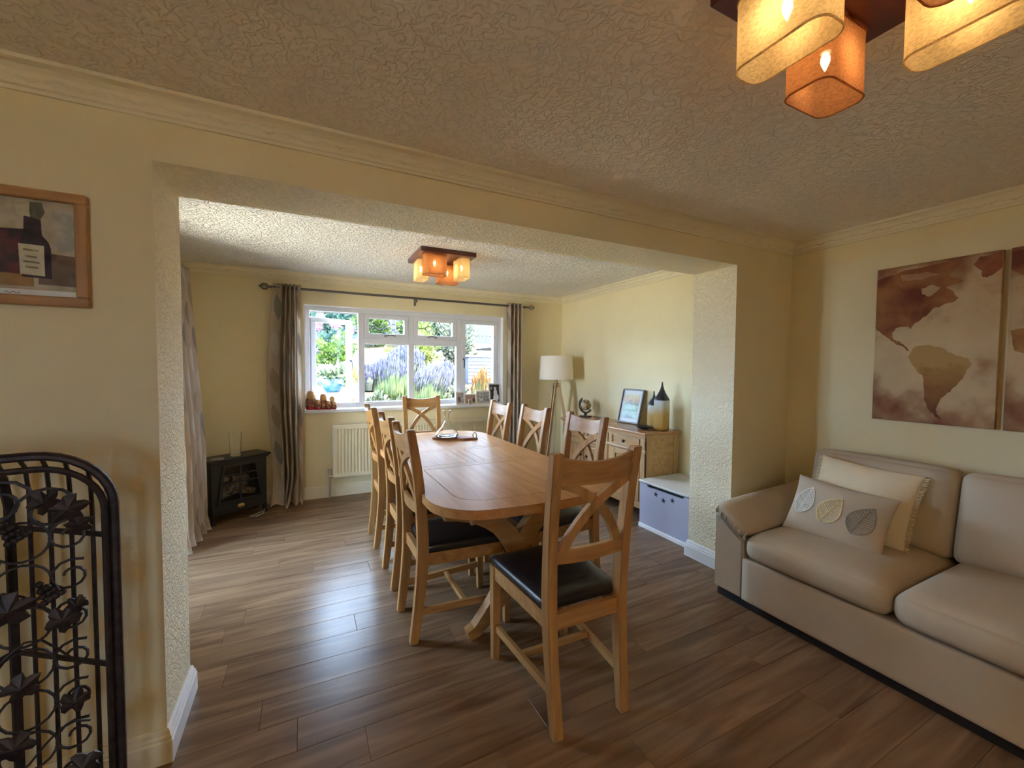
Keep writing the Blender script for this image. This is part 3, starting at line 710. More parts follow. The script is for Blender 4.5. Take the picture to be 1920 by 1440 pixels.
sbx('back_panel', 3.146, 3.156, SBY0+0.01, SBY1-0.01, 0.08, SBT-0.05, 0)
Z = SBT
# things on the sideboard
def bottle(name, label, x, y, w_, hb, ht, mats, rz):
    t = thing(name, label, 'bottle', (x, y, Z), rz, 'amber glass bottle vases with black necks')
    bm = new_bm(); r = w_*0.22; h = w_/2
    ring = lambda s, z: [(s*(cx*(h-r)+r*math.cos(a)), s*(cy*(h-r)+r*math.sin(a)), z) for cx, cy, a0 in ((1, 1, 0), (-1, 1, PI/2), (-1, -1, PI), (1, -1, 1.5*PI)) for a in (a0, a0+PI/4, a0+PI/2)]
    rect_sweep(bm, [ring(0.9, 0), ring(1, 0.008), ring(1, hb*0.25), ring(1, hb*0.5), ring(1, hb*0.75), ring(1, hb)]); fixn(bm); link('body', bm, mats[0], t, True)
    bm = new_bm(); secs = []
    for k in range(11):
        u = k/10; zz = hb + (ht-hb)*u; s = max(0.075*0.10/w_*1.6, (1-u)**1.9*1.0 + 0.10)
        secs.append(ring(min(1.0, s), zz))
    rect_sweep(bm, secs); fixn(bm); link('neck', bm, mats[1], t, True); return t
M_amber = mat('amber_ombre_glass', (0.7, 0.5, 0.2), 0.18); bsdf(M_amber).inputs['Transmission Weight'].default_value = 0.25
g = N(M_amber, 'ShaderNodeTexCoord'); sx_ = N(M_amber, 'ShaderNodeSeparateXYZ'); L(M_amber, g.outputs['Generated'], sx_.inputs[0])
cr = N(M_amber, 'ShaderNodeValToRGB'); cr.color_ramp.elements[0].color = (0.20, 0.085, 0.015, 1); cr.color_ramp.elements[1].position = 0.95; cr.color_ramp.elements[1].color = (0.62, 0.62, 0.62, 1)
for p_, c_ in ((0.12, (0.46, 0.25, 0.05, 1)), (0.55, (0.52, 0.32, 0.09, 1)), (0.78, (0.60, 0.52, 0.38, 1))):
    e = cr.color_ramp.elements.new(p_); e.color = c_
L(M_amber, sx_.outputs['Z'], cr.inputs[0]); L(M_amber, cr.outputs[0], bsdf(M_amber).inputs['Base Color'])
M_neck = mat('matt_black_glass', (0.012, 0.011, 0.010), 0.35)
bottle('bottle_vase', 'tall square amber bottle with black tapered neck on the sideboard', 2.985, 2.835, 0.115, 0.285, 0.455, (M_amber, M_neck), 0.15)
bottle('bottle_vase', 'shorter amber bottle with black neck, half hidden behind the tall one on the sideboard', 3.035, 2.985, 0.092, 0.225, 0.360, (M_amber, M_neck), 0.1)
t = thing('dish', 'small black shallow dish beside the amber bottles on the sideboard', 'dish', (2.900, 2.965, Z))
bm = new_bm(); lathe(bm, [(0, 0), (0.03, 0), (0.034, 0.006), (0.075, 0.024), (0.082, 0.030), (0.074, 0.028), (0.03, 0.012), (0, 0.010)], 28); fixn(bm); link('dish_body', bm, M_black, t, True)
# leaning picture
t = thing('picture_frame', 'upright leaning picture frame with a green and orange print on the sideboard', 'picture frame', (3.045, 3.355, Z+0.0052), 0)
PWD, PH = 0.295, 0.365
M_dkfr = mat('grey_brown_frame', (0.10, 0.075, 0.055), 0.4)
for (y0, y1, z0, z1) in ((-PWD/2, PWD/2, 0, 0.014), (-PWD/2, PWD/2, PH-0.014, PH), (-PWD/2, -PWD/2+0.014, 0.014, PH-0.014), (PWD/2-0.014, PWD/2, 0.014, PH-0.014)):
    bm = new_bm(); box(bm, -0.012, 0.018, y0, y1, z0, z1, 0.002); link('frame_rail', bm, M_dkfr, t)
bm = new_bm(); box(bm, 0.002, 0.012, -PWD/2+0.01, PWD/2-0.01, 0.01, PH-0.01); link('mount', bm, mat('white_card', (0.75, 0.74, 0.70), 0.6), t)
M_print = mat('green_print', (0.1, 0.3, 0.1), 0.3)
g = N(M_print, 'ShaderNodeTexCoord'); sp_ = N(M_print, 'ShaderNodeSeparateXYZ'); L(M_print, g.outputs['Generated'], sp_.inputs[0])
nz = N(M_print, 'ShaderNodeTexNoise'); nz.inputs['Scale'].default_value = 22; nz.inputs['Detail'].default_value = 5; L(M_print, g.outputs['Object'], nz.inputs['Vector'])
ma = N(M_print, 'ShaderNodeMath', operation='MULTIPLY_ADD'); ma.inputs[1].default_value = 0.9; ma.inputs[2].default_value = -0.45; L(M_print, nz.outputs['Fac'], ma.inputs[0])
mb_ = N(M_print, 'ShaderNodeMath', operation='ADD'); L(M_print, ma.outputs[0], mb_.inputs[0]); L(M_print, sp_.outputs['Z'], mb_.inputs[1])
cr = N(M_print, 'ShaderNodeValToRGB'); cr.color_ramp.elements[0].color = (0.10, 0.14, 0.10, 1); cr.color_ramp.elements[1].color = (0.55, 0.50, 0.16, 1)
for p_, c_ in ((0.2, (0.30, 0.45, 0.28, 1)), (0.35, (0.06, 0.16, 0.06, 1)), (0.5, (0.40, 0.55, 0.36, 1)), (0.62, (0.10, 0.12, 0.05, 1)), (0.75, (0.55, 0.26, 0.07, 1)), (0.88, (0.60, 0.40, 0.16, 1))):
    e = cr.color_ramp.elements.new(p_); e.color = c_
L(M_print, mb_.outputs[0], cr.inputs[0]); L(M_print, cr.outputs[0], bsdf(M_print).inputs['Base Color'])
bm = new_bm(); box(bm, 0.0008, 0.003, -PWD/2+0.046, PWD/2-0.046, 0.050, PH-0.055); link('print', bm, M_print, t)
bm = new_bm(); box(bm, -0.0040, -0.0025, -PWD/2+0.012, PWD/2-0.012, 0.012, PH-0.012); link('pane', bm, M_picglass, t)
t.rotation_euler = (0, math.radians(14), 0.06)
# globe
t = thing('globe', 'small amber glass globe on a dark wooden stand on the sideboard', 'globe', (2.985, 4.010, Z), 0.25)
M_dkw = mat('dark_wood', (0.035, 0.018, 0.012), 0.35)
bm = new_bm(); box(bm, -0.04, 0.04, -0.062, 0.062, 0, 0.016, 0.004); link('base', bm, M_dkw, t)
bm = new_bm(); box(bm, -0.012, 0.012, -0.014, 0.014, 0.014, 0.045, 0.003); link('stem', bm, M_dkw, t)
GZ, GR = 0.142, 0.066
bm = new_bm(); strip(bm, [(0, -(GR+0.024)*math.cos(a), GZ+(GR+0.024)*math.sin(a)) for a in [math.radians(118+k*11) for k in range(20)]], 0.018, 0.020, (1, 0, 0)); fixn(bm); link('arc', bm, M_dkw, t)
bm = new_bm(); bmesh.ops.create_uvsphere(bm, u_segments=28, v_segments=16, radius=GR, matrix=Matrix.Translation((0, 0, GZ)))
M_globe = mat('globe_glass', (0.75, 0.58, 0.30), 0.12); bsdf(M_globe).inputs['Transmission Weight'].default_value = 0.55; noisy(M_globe, (0.42, 0.24, 0.07), (0.80, 0.74, 0.62), 26, 4, None, 0.47, 0.52)
link('sphere', bm, M_globe, t, 'all')
for s in (1, -1):
    a = math.radians(118 if s > 0 else -62); bm = new_bm(); tube(bm, [(0, -(GR-0.002)*math.cos(a), GZ+(GR-0.002)*math.sin(a)), (0, -(GR+0.03)*math.cos(a), GZ+(GR+0.03)*math.sin(a))], 0.004, 8); link('pivot', bm, M_brass, t)

# ------------------------------------------------------------------ tripod floor lamp
LX, LY = 2.845, 4.440
fl = thing('floor_lamp', 'wooden tripod floor lamp with white drum shade in the far corner', 'lamp', (LX, LY, 0))
bm = new_bm(); lathe(bm, [(0.212, 1.255), (0.214, 1.257), (0.198, 1.548), (0.196, 1.550), (0.193, 1.548), (0.209, 1.258), (0.212, 1.255)], 40); fixn(bm); link('lamp_shade', bm, M_lampsh, fl, True)
bm = new_bm(); lathe(bm, [(0.018, 1.20), (0.018, 1.245), (0.024, 1.25), (0.024, 1.29), (0.012, 1.30)], 14, cap=True); link('lamp_holder', bm, mat('brass_dull', (0.4, 0.3, 0.16), 0.4, 0.8), fl, True)
bm = new_bm(); lathe(bm, [(0.0, 1.30), (0.014, 1.31), (0.03, 1.36), (0.0, 1.41)], 14); link('bulb', bm, mat('opal_bulb', (0.8, 0.78, 0.74), 0.3), fl, True)
for k in range(3):
    a = k*2*PI/3; bm = new_bm(); tube(bm, [(0.022*math.cos(a), 0.022*math.sin(a), 1.29), (0.195*math.cos(a), 0.195*math.sin(a), 1.27)], 0.003, 6); link('shade_spoke', bm, M_steel, fl)
bm = new_bm(); lathe(bm, [(0.035, 1.16), (0.038, 1.165), (0.038, 1.20), (0.03, 1.21)], 18, cap=True); link('hub', bm, M_oakl['z'], fl, True)
M_lampw = wood('ash_leg', (0.52, 0.34, 0.17), (0.62, 0.43, 0.24), 'z', 0.4)
for k in range(3):
    a = math.radians(205 + k*120); d = Vector((math.cos(a), math.sin(a), 0)); n_ = Vector((-d.y, d.x, 0))
    for s in (-1, 1):
        bm = new_bm(); strip(bm, [d*0.030 + n_*0.017*s + Vector((0, 0, 1.20)), d*0.27 + n_*0.010*s + Vector((0, 0, 0.0))], 0.036, 0.013, n_); fixn(bm); link('leg', bm, M_lampw, fl)
    bm = new_bm(); tube(bm, [d*0.042 + n_*0.036 + Vector((0, 0, 1.165)), d*0.042 - n_*0.036 + Vector((0, 0, 1.165))], 0.006, 8); link('leg_bolt', bm, M_pole, fl)
bm = new_bm(); tube(bm, [(0.0, 0.0, 1.16), (-0.02, -0.03, 0.7), (-0.05, -0.02, 0.25), (0.03, 0.05, 0.012), (0.2, 0.2, 0.008)], 0.003, 6); link('flex', bm, mat('grey_flex', (0.3, 0.29, 0.27), 0.5), fl)

# ------------------------------------------------------------------ toy box
TBX, TBY0, TBY1 = 2.655, 2.158, 2.752
tb = thing('toy_box', 'grey lavender toy box with three star cut-outs beside the pillar', 'toy box', (TBX, (TBY0+TBY1)/2, 0)); oty = (TBY0+TBY1)/2
M_tb = mat('lavender_paint', (0.42, 0.42, 0.52), 0.5); M_tbl = mat('pale_lid', (0.60, 0.585, 0.57), 0.45); M_dark = mat('cut_out_shade', (0.02, 0.02, 0.025), 0.8)  # last material: dark colour standing in for shade inside the box
def tbx(name, x0, x1, y0, y1, z0, z1, m, bev=0.003):
    bm = new_bm(); box(bm, x0-TBX, x1-TBX, y0-oty, y1-oty, z0, z1, bev); return link(name, bm, m, tb)
# front panel with a routed hand slot along the top edge
bm = new_bm(); P = [(TBY0, 0.035), (TBY1, 0.035), (TBY1, 0.392), (2.672, 0.392), (2.655, 0.372), (2.290, 0.372), (2.273, 0.392), (TBY0, 0.392)]
prism(bm, P, lambda p: (0, p[0]-oty, p[1]), lambda p: (0.016, p[0]-oty, p[1])); fixn(bm); fp = link('front_panel', bm, M_tb, tb)
tbx('side_panel', TBX+0.016, 3.145, TBY0, TBY0+0.016, 0.012, 0.392, M_tb); tbx('side_panel', TBX+0.016, 3.145, TBY1-0.016, TBY1, 0.012, 0.392, M_tb)
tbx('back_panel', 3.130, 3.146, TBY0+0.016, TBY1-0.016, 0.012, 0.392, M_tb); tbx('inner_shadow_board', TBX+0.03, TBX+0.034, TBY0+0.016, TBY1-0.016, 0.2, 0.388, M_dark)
tbx('bottom_rail', TBX-0.010, TBX+0.02, TBY0+0.002, TBY1+0.006, 0.0, 0.036, M_white, 0.004)
tbx('lid', TBX-0.012, 3.148, TBY0, TBY1+0.008, 0.400, 0.420, M_tbl, 0.005)
for y, z in ((2.566, 0.334), (2.483, 0.304), (2.389, 0.331)):
    bm = new_bm(); pts = []
    for k in range(10):
        r = 0.026 if k % 2 == 0 else 0.011; a = PI/2 + k*PI/5 + 0.15; pts.append((y-oty+r*math.cos(a), z+r*math.sin(a)))
    prism(bm, pts, lambda p: (-0.0006, p[0], p[1]), lambda p: (0.012, p[0], p[1])); fixn(bm); link('star_shade', bm, M_dark, fp)  # solid dark star, its colour put in for the shade of a hole

# ------------------------------------------------------------------ radiator under the window
rd = thing('radiator', 'cream panel radiator on the wall below the window', 'radiator', (1.16, YF, 0)); RX0, RX1, RZ0, RZ1 = 0.262, 2.06, 0.215, 0.775
bm = new_bm(); secs = []; x = RX0-1.16+0.03; prof = []
nr = int((RX1-RX0-0.06)/0.0333)
for k in range(nr):
    x0 = RX0-1.16+0.03+k*0.0333
    prof += [(x0, -0.088), (x0+0.013, -0.088), (x0+0.018, -0.076), (x0+0.028, -0.076)]
prof = [(RX0-1.16, -0.082), (RX0-1.16+0.02, -0.088)] + prof + [(RX1-1.16-0.02, -0.088), (RX1-1.16, -0.082), (RX1-1.16, -0.062), (RX0-1.16, -0.062)]
prism(bm, prof, lambda p: (p[0], p[1], RZ0+0.045), lambda p: (p[0], p[1], RZ1-0.045)); fixn(bm); link('ribbed_panel', bm, M_rad, rd)
for z0, z1 in ((RZ0, RZ0+0.047), (RZ1-0.047, RZ1)):
    bm = new_bm(); box(bm, RX0-1.16, RX1-1.16, -0.088, -0.050, z0, z1, 0.008); link('header', bm, M_rad, rd)
bm = new_bm(); box(bm, RX0-1.16, RX1-1.16, -0.084, -0.026, RZ1-0.004, RZ1+0.006, 0.002)
for k in range(60): box(bm, RX0-1.16+0.02+k*0.0297, RX0-1.16+0.034+k*0.0297, -0.080, -0.034, RZ1+0.004, RZ1+0.0075)
link('top_grille', bm, M_rad, rd)
for e in (RX0, RX1-0.012):
    bm = new_bm(); box(bm, e-1.16-0.002, e-1.16+0.014, -0.086, -0.026, RZ0+0.02, RZ1, 0.003); link('end_panel', bm, M_rad, rd)
for a in (0.5, 1.8):
    bm = new_bm(); box(bm, a-1.16-0.02, a-1.16+0.02, -0.055, 0.0, 0.35, 0.65); link('bracket', bm, M_rad, rd)
bm = new_bm(); tube(bm, [(RX0-1.16, -0.07, 0.235), (RX0-1.16-0.045, -0.07, 0.235)], 0.012, 10); tube(bm, [(RX0-1.16-0.035, -0.07, 0.27), (RX0-1.16-0.035, -0.07, 0.0)], 0.009, 10); lathe(bm, [(0.0, 0.27), (0.018, 0.272), (0.018, 0.31), (0.0, 0.314)], 12, (RX0-1.16-0.035, -0.07, 0)); link('valve', bm, M_steel, rd, True)

# ------------------------------------------------------------------ curtain pole and curtains
PY, PZ = 4.735, 2.178
pl = thing('curtain_pole', 'dark metal curtain pole with cage finials above the window', 'curtain pole', (1.16, PY, PZ))
bm = new_bm(); tube(bm, [(-0.30-1.16, 0, 0), (2.605-1.16, 0, 0)], 0.0125, 12); link('pole', bm, M_pole, pl, True)
for x, s in ((-0.30, -1), (2.605, 1)):
    f = new_bm(); cx = x-1.16+s*0.038
    for k in range(4):
        a = k*PI/4; tube(f, [(cx+0.034*math.cos(t), 0.030*math.sin(t)*math.cos(a), 0.030*math.sin(t)*math.sin(a)) for t in [2*PI*q/20 for q in range(20)]], 0.0034, 5, True)
    lathe(f, [(0, 0), (0.012, 0.004), (0.006, 0.014), (0, 0.018)], 8, (0, 0, 0))
    f.verts.ensure_lookup_table()
    for v in f.verts[-18:]: v.co = Vector((cx+s*(0.032+v.co.z), v.co.x, v.co.y))
    link('finial', f, M_pole, pl, True)
for x in (1.15,):
    bm = new_bm(); box(bm, x-1.16-0.008, x-1.16+0.008, -0.006, YF-PY-0.0, -0.040, -0.012, 0.002); box(bm, x-1.16-0.012, x-1.16+0.012, YF-PY-0.008, YF-PY, -0.075, 0.02, 0.002); link('bracket', bm, M_pole, pl)
for x in (-0.265, 2.58):
    bm = new_bm(); box(bm, x-1.16-0.008, x-1.16+0.008, 0.0, YF-PY, -0.008, 0.008, 0.002); link('bracket', bm, M_pole, pl)
def curtain_mat(name):
    m = mat(name, (0.55, 0.49, 0.42), 0.85, spec=0.15)
    uv = N(m, 'ShaderNodeUVMap'); sp = N(m, 'ShaderNodeSeparateXYZ'); L(m, uv.outputs[0], sp.inputs[0])
    def MA(op, a, b=None, c=None):
        n = N(m, 'ShaderNodeMath', operation=op)
        for i, q in enumerate((a, b, c)):
            if q is None: continue
            if isinstance(q, (int, float)): n.inputs[i].default_value = q
            else: L(m, q, n.inputs[i])
        return n.outputs[0]
    CU, CV = 0.23, 0.36
    u = MA('DIVIDE', sp.outputs['X'], CU); iu = MA('FLOOR', u); fu = MA('SUBTRACT', MA('FRACT', u), 0.5)
    v = MA('ADD', MA('DIVIDE', sp.outputs['Y'], CV), MA('MULTIPLY', MA('FRACT', MA('MULTIPLY', iu, 0.5)), 1.0)); fv = MA('SUBTRACT', MA('FRACT', v), 0.5); iv = MA('FLOOR', v)
    x = MA('MULTIPLY', fu, CU); y = MA('MULTIPLY', fv, CV)
    x2 = MA('MULTIPLY_ADD', y, 0.25, x)
    wid = MA('MULTIPLY', MA('SUBTRACT', 1.0, MA('POWER', MA('ABSOLUTE', MA('DIVIDE', MA('ADD', y, 0.01), 0.125)), 2.2)), 0.068)
    inside = MA('GREATER_THAN', wid, MA('ABSOLUTE', x2))
    rib = MA('GREATER_THAN', MA('SINE', MA('MULTIPLY', MA('SUBTRACT', y, MA('MULTIPLY', MA('ABSOLUTE', x2), 0.55)), 420.0)), -0.1)
    mid = MA('LESS_THAN', MA('ABSOLUTE', x2), 0.0025)
    pat = MA('MULTIPLY', inside, MA('MAXIMUM', MA('MULTIPLY_ADD', rib, 0.65, 0.30), mid))
    wn = N(m, 'ShaderNodeTexWhiteNoise', noise_dimensions='2D'); cb = N(m, 'ShaderNodeCombineXYZ'); L(m, iu, cb.inputs[0]); L(m, iv, cb.inputs[1]); L(m, cb.outputs[0], wn.inputs['Vector'])
    cr = N(m, 'ShaderNodeValToRGB'); cr.color_ramp.interpolation = 'CONSTANT'
    cr.color_ramp.elements[0].color = (0.27, 0.255, 0.24, 1); cr.color_ramp.elements[1].position = 0.7; cr.color_ramp.elements[1].color = (0.80, 0.76, 0.70, 1)
    e = cr.color_ramp.elements.new(0.4); e.color = (0.42, 0.31, 0.21, 1)
    L(m, wn.outputs['Value'], cr.inputs[0])
    mx = N(m, 'ShaderNodeMix', data_type='RGBA'); L(m, pat, mx.inputs[0]); mx.inputs[6].default_value = (0.68, 0.575, 0.455, 1); L(m, cr.outputs[0], mx.inputs[7]); L(m, mx.outputs[2], bsdf(m).inputs['Base Color'])
    return m
M_cur = curtain_mat('leaf_print_curtain')
def curtain(name, label, fn, width, nu, nv, zt, group=None, m=None, sub=None):
    """fn(u, v) -> xyz; u across 0..1, v 0 top .. 1 floor"""
    t = thing(name, label, 'curtain', fn(0.5, 1.0), 0, group)
    o0 = Vector(fn(0.5, 1.0)); bm = new_bm(); uvl = bm.loops.layers.uv.new('UVMap'); V = {}
    for i in range(nu+1):
        for j in range(nv+1): V[i, j] = bm.verts.new(Vector(fn(i/nu, j/nv))-o0)
    for i in range(nu):
        for j in range(nv):
            f = bm.faces.new((V[i, j], V[i+1, j], V[i+1, j+1], V[i, j+1]))
            for l, (a, b) in zip(f.loops, ((i, j), (i+1, j), (i+1, j+1), (i, j+1))): l[uvl].uv = (a/nu*width, (1-b/nv)*zt)
    bmesh.ops.solidify(bm, geom=bm.faces[:], thickness=0.003)
    link('drape', bm, m or M_cur, t, 'all')
    return t, o0
def left_cur(u, v):
    # flat leading edge, a stack of tight folds, flat return edge; pooled on the floor
    z = 2.215*(1-v)
    k = min(1, max(0, (u-0.16)/0.68)); flat = (u < 0.16) or (u > 0.84)
    xa = -0.272 - 0.055*math.sin(PI*min(1, v*1.15))**1.5 - 0.02*v; xb = -0.022 + 0.012*math.sin(PI*v)
    uu = u/0.16*0.34 if u < 0.16 else (0.34 + (u-0.16)/0.68*0.50 if u < 0.84 else 0.84 + (u-0.84))
    x = xa + (xb-xa)*uu
    env = 1 if 0.16 < u < 0.84 else 0.18
    ph = 2*PI*5*u
    y = PY + 0.052*math.sin(ph)*env*(0.9+0.25*v) - 0.01
    x += 0.006*math.cos(ph*1.0)*env*v
    if v > 0.88:
        q = (v-0.88)/0.12; y -= 0.12*q**1.6*(0.6+0.4*math.sin(ph*0.7+1)); x += 0.03*q*math.sin(u*9) - 0.02*q
        z = max(0.006+0.02*q*(1+math.sin(ph)), z)
    return (x, y, z)
t, o0 = curtain('curtain', 'long leaf print curtain left of the window, pooling on the floor', left_cur, 1.15, 90, 40, 2.2, 'leaf print curtains')
for k in range(5):
    ang = 0; bm = new_bm(); xx = -0.23+k*0.045
    tube(bm, [(xx-o0.x+0.004*math.sin(a), PY-o0.y+0.024*math.cos(a), PZ-o0.z+0.024*math.sin(a)) for a in [2*PI*q/14 for q in range(14)]], 0.005, 5, True); link('eyelet', bm, M_steel, t, True)
def right_cur(u, v):
    z = 2.215*(1-v); xa = 2.285; xb = 2.500
    ph = 2*PI*4*u; x = xa + (xb-xa)*u + 0.010*math.cos(ph)*v
    y = PY + 0.045*math.sin(ph)*(0.25 if u < 0.12 else 1) - 0.005
    if v > 0.9: q = (v-0.9)/0.1; y -= 0.07*q*q; z = max(0.006, z)
    return (x, y, z)
t, o0 = curtain('curtain', 'narrow leaf print curtain right of the window behind the chairs', right_cur, 1.0, 64, 36, 2.2, 'leaf print curtains')
def patio_cur(u, v):
    z = 2.20*(1-v); ph = 2*PI*4.5*u
    xe = (-0.868 + 0.085*min(1, v*1.5) + 0.01*v)*0.974
    y = 3.74 + 0.565*u
    x = xe - 0.06*(1-u) + 0.030*math.sin(ph)*(1-u)**0.6
    if v > 0.93: q = (v-0.93)/0.07; x += 0.03*q*math.sin(ph*1.5); z = max(0.006, z)
    return (x, y, z)
curtain('curtain', 'leaf print curtain at the patio door, seen past the left pillar', patio_cur, 1.1, 60, 36, 2.2, 'leaf print curtains')

# ------------------------------------------------------------------ electric stove
st = thing('electric_stove', 'small black electric stove with glazed door and brass emblem in the corner', 'stove', (-0.535, 4.475, 0), math.radians(33.2))
M_st = mat('cast_black', (0.012, 0.012, 0.013), 0.42); bump(M_st, 300, 0.1, 0.002)
def stb(name, x0, x1, y0, y1, z0, z1, bev=0.004, m=None, p=st):
    bm = new_bm(); box(bm, x0, x1, y0, y1, z0, z1, bev); return link(name, bm, m or M_st, p)
stb('side_panel', -0.235, -0.215, 0.012, 0.20, 0.07, 0.545); stb('side_panel', 0.215, 0.235, 0.012, 0.20, 0.07, 0.545)
stb('back_panel', -0.23, 0.23, 0.19, 0.205, 0.07, 0.545); stb('floor_panel', -0.23, 0.23, 0.012, 0.2, 0.07, 0.15)
stb('top', -0.268, 0.268, -0.028, 0.222, 0.552, 0.574, 0.007); stb('top_moulding', -0.252, 0.252, -0.014, 0.212, 0.535, 0.552, 0.005)
bm = new_bm(); prism(bm, [(-0.235, 0.165), (-0.19, 0.165), (-0.135, 0.50), (0.135, 0.50), (0.19, 0.165), (0.235, 0.165), (0.235, 0.535), (-0.235, 0.535)], lambda p: (p[0], 0.0, p[1]), lambda p: (p[0], 0.014, p[1])); fixn(bm); link('front_panel', bm, M_st, st)
stb('ash_door', -0.235, 0.235, -0.004, 0.014, 0.072, 0.165, 0.005)
dd = stb('door', -0.195, 0.195, -0.012, 0.0, 0.165, 0.190, 0.004)
for s in (-1, 1):
    bm = new_bm(); strip(bm, [(s*0.185, -0.006, 0.18), (s*0.135, -0.006, 0.505)], 0.022, 0.012, (0, 1, 0)); fixn(bm); link('door_stile', bm, M_st, dd)
stb('door_rail', -0.146, 0.146, -0.012, 0.0, 0.492, 0.516, 0.004, p=dd); stb('glazing_bar', -0.010, 0.010, -0.011, 0.0, 0.185, 0.50, 0.003, p=dd); stb('glazing_bar', -0.165, 0.165, -0.011, 0.0, 0.338, 0.352, 0.003, p=dd); stb('glazing_bar', -0.155, 0.155, -0.011, 0.0, 0.412, 0.424, 0.003, p=dd)
bm = new_bm(); prism(bm, [(-0.18, 0.185), (0.18, 0.185), (0.132, 0.498), (-0.132, 0.498)], lambda p: (p[0], 0.001, p[1]), lambda p: (p[0], 0.004, p[1])); fixn(bm); link('pane', bm, M_pane, dd)
bm = new_bm(); lathe(bm, [(0, 0), (0.032, 0), (0.030, 0.006), (0.022, 0.008), (0, 0.012)], 20)
for v in bm.verts: v.co = Vector((v.co.x*1.0, -0.004-v.co.z, 0.122+v.co.y*0.72))
fixn(bm); link('brass_emblem', bm, M_brass, st, True)
for x in (-0.225, 0.225):
    for y in (0.012, 0.19):
        bm = new_bm(); post(bm, [(x, y, 0, 0.034, 0.034), (x*0.985, y, 0.04, 0.026, 0.026), (x*0.97, y, 0.08, 0.040, 0.030)]); fixn(bm); link('leg', bm, M_st, st)
M_log = mat('ember_log', (0.22, 0.13, 0.08), 0.8); noisy(M_log, (0.10, 0.06, 0.04), (0.45, 0.36, 0.30), 30)
for k, (x, z, a, l) in enumerate(((-0.09, 0.23, 0.2, 0.16), (0.08, 0.225, -0.25, 0.18), (0.0, 0.275, 0.1, 0.2), (-0.1, 0.36, 0.1, 0.10), (0.06, 0.345, -0.15, 0.14))):
    bm = new_bm(); tube(bm, [(x-l/2*math.cos(a), 0.09+k*0.01, z-l/2*math.sin(a)), (x, 0.085+k*0.01, z+0.008), (x+l/2*math.cos(a), 0.09+k*0.01, z+l/2*math.sin(a))], [0.03, 0.036, 0.028], 9); link('log', bm, M_log, st, True)
t = thing('glass_tumbler', 'tall clear glass with a little water on top of the black stove', 'glass', (-0.575, 4.525, 0.574))
bm = new_bm(); lathe(bm, [(0, 0), (0.040, 0), (0.042, 0.004), (0.050, 0.21), (0.051, 0.215), (0.048, 0.215), (0.040, 0.022), (0, 0.018)], 32); fixn(bm); link('glass_body', bm, M_glass, t, True)
bm = new_bm(); lathe(bm, [(0, 0.0185), (0.0395, 0.0225), (0.0412, 0.05), (0, 0.05)], 32); fixn(bm); link('water', bm, glass('water', (0.95, 0.98, 1.0)), t, True)
t = thing('coaster', 'round pale coaster on the left of the stove top', 'coaster', (-0.70, 4.42, 0.574))
bm = new_bm(); lathe(bm, [(0, 0), (0.052, 0), (0.052, 0.006), (0.046, 0.007), (0, 0.006)], 28); fixn(bm); link('coaster_disc', bm, mat('pale_cork', (0.45, 0.38, 0.34), 0.6), t, True)
bm = new_bm(); tube(bm, [(-0.32, 4.74, 0.02), (-0.36, 4.62, 0.008), (-0.43, 4.50, 0.008), (-0.47, 4.46, 0.008), (-0.42, 4.44, 0.008), (-0.36, 4.52, 0.008), (-0.36, 4.58, 0.03)], 0.0055, 7)
tag(link('power_cable', bm, mat('grey_cable', (0.35, 0.33, 0.30), 0.5), None, True), 'pale looped power cable on the floor under the stove', 'cable')

# ------------------------------------------------------------------ things on the table
bd = thing('serving_board', 'long wooden serving board with a leather loop on the table', 'serving board', (1.165, 3.44, TT), math.radians(-33))
bm = new_bm(); pts = [(-0.185, -0.05), (-0.17, -0.062), (0.10, -0.062), (0.135, -0.045), (0.165, -0.022), (0.20, -0.020), (0.205, 0), (0.20, 0.020), (0.165, 0.022), (0.135, 0.045), (0.10, 0.062), (-0.17, 0.062), (-0.185, 0.05)]
prism(bm, pts, lambda p: (p[0], p[1], 0.001), lambda p: (p[0], p[1], 0.018)); fixn(bm); es = [e for e in bm.edges if e.calc_face_angle() > 1.0]; bmesh.ops.bevel(bm, geom=es, offset=0.003, segments=2, affect='EDGES')
M_aca = wood('acacia', (0.20, 0.075, 0.03), (0.30, 0.12, 0.05), 'x', 0.6); bsdf(M_aca).inputs['IOR'].default_value = 1.12; link('board', bm, M_aca, bd)
bm = new_bm(); tube(bm, [(0.178+0.028*math.cos(a)*0.55, 0.004*math.sin(2*a), 0.034+0.027*math.sin(a)) for a in [2*PI*k/16 for k in range(16)]], 0.004, 6, True); link('leather_loop', bm, mat('brown_leather', (0.12, 0.05, 0.02), 0.5), bd, True)
dc = thing('decanter', 'clear glass ship decanter with flared rim standing on the serving board', 'decanter', (1.105, 3.475, TT+0.018))
bm = new_bm(); lathe(bm, [(0, 0.004), (0.07, 0), (0.098, 0.010), (0.103, 0.024), (0.085, 0.052), (0.045, 0.092), (0.024, 0.128), (0.019, 0.165), (0.020, 0.20), (0.036, 0.228), (0.037, 0.231), (0.033, 0.230), (0.016, 0.20), (0.015, 0.165), (0.020, 0.13), (0.041, 0.093), (0.080, 0.052), (0.096, 0.026), (0.09, 0.014), (0, 0.012)], 40); fixn(bm); link('decanter_body', bm, M_glass, dc, True)
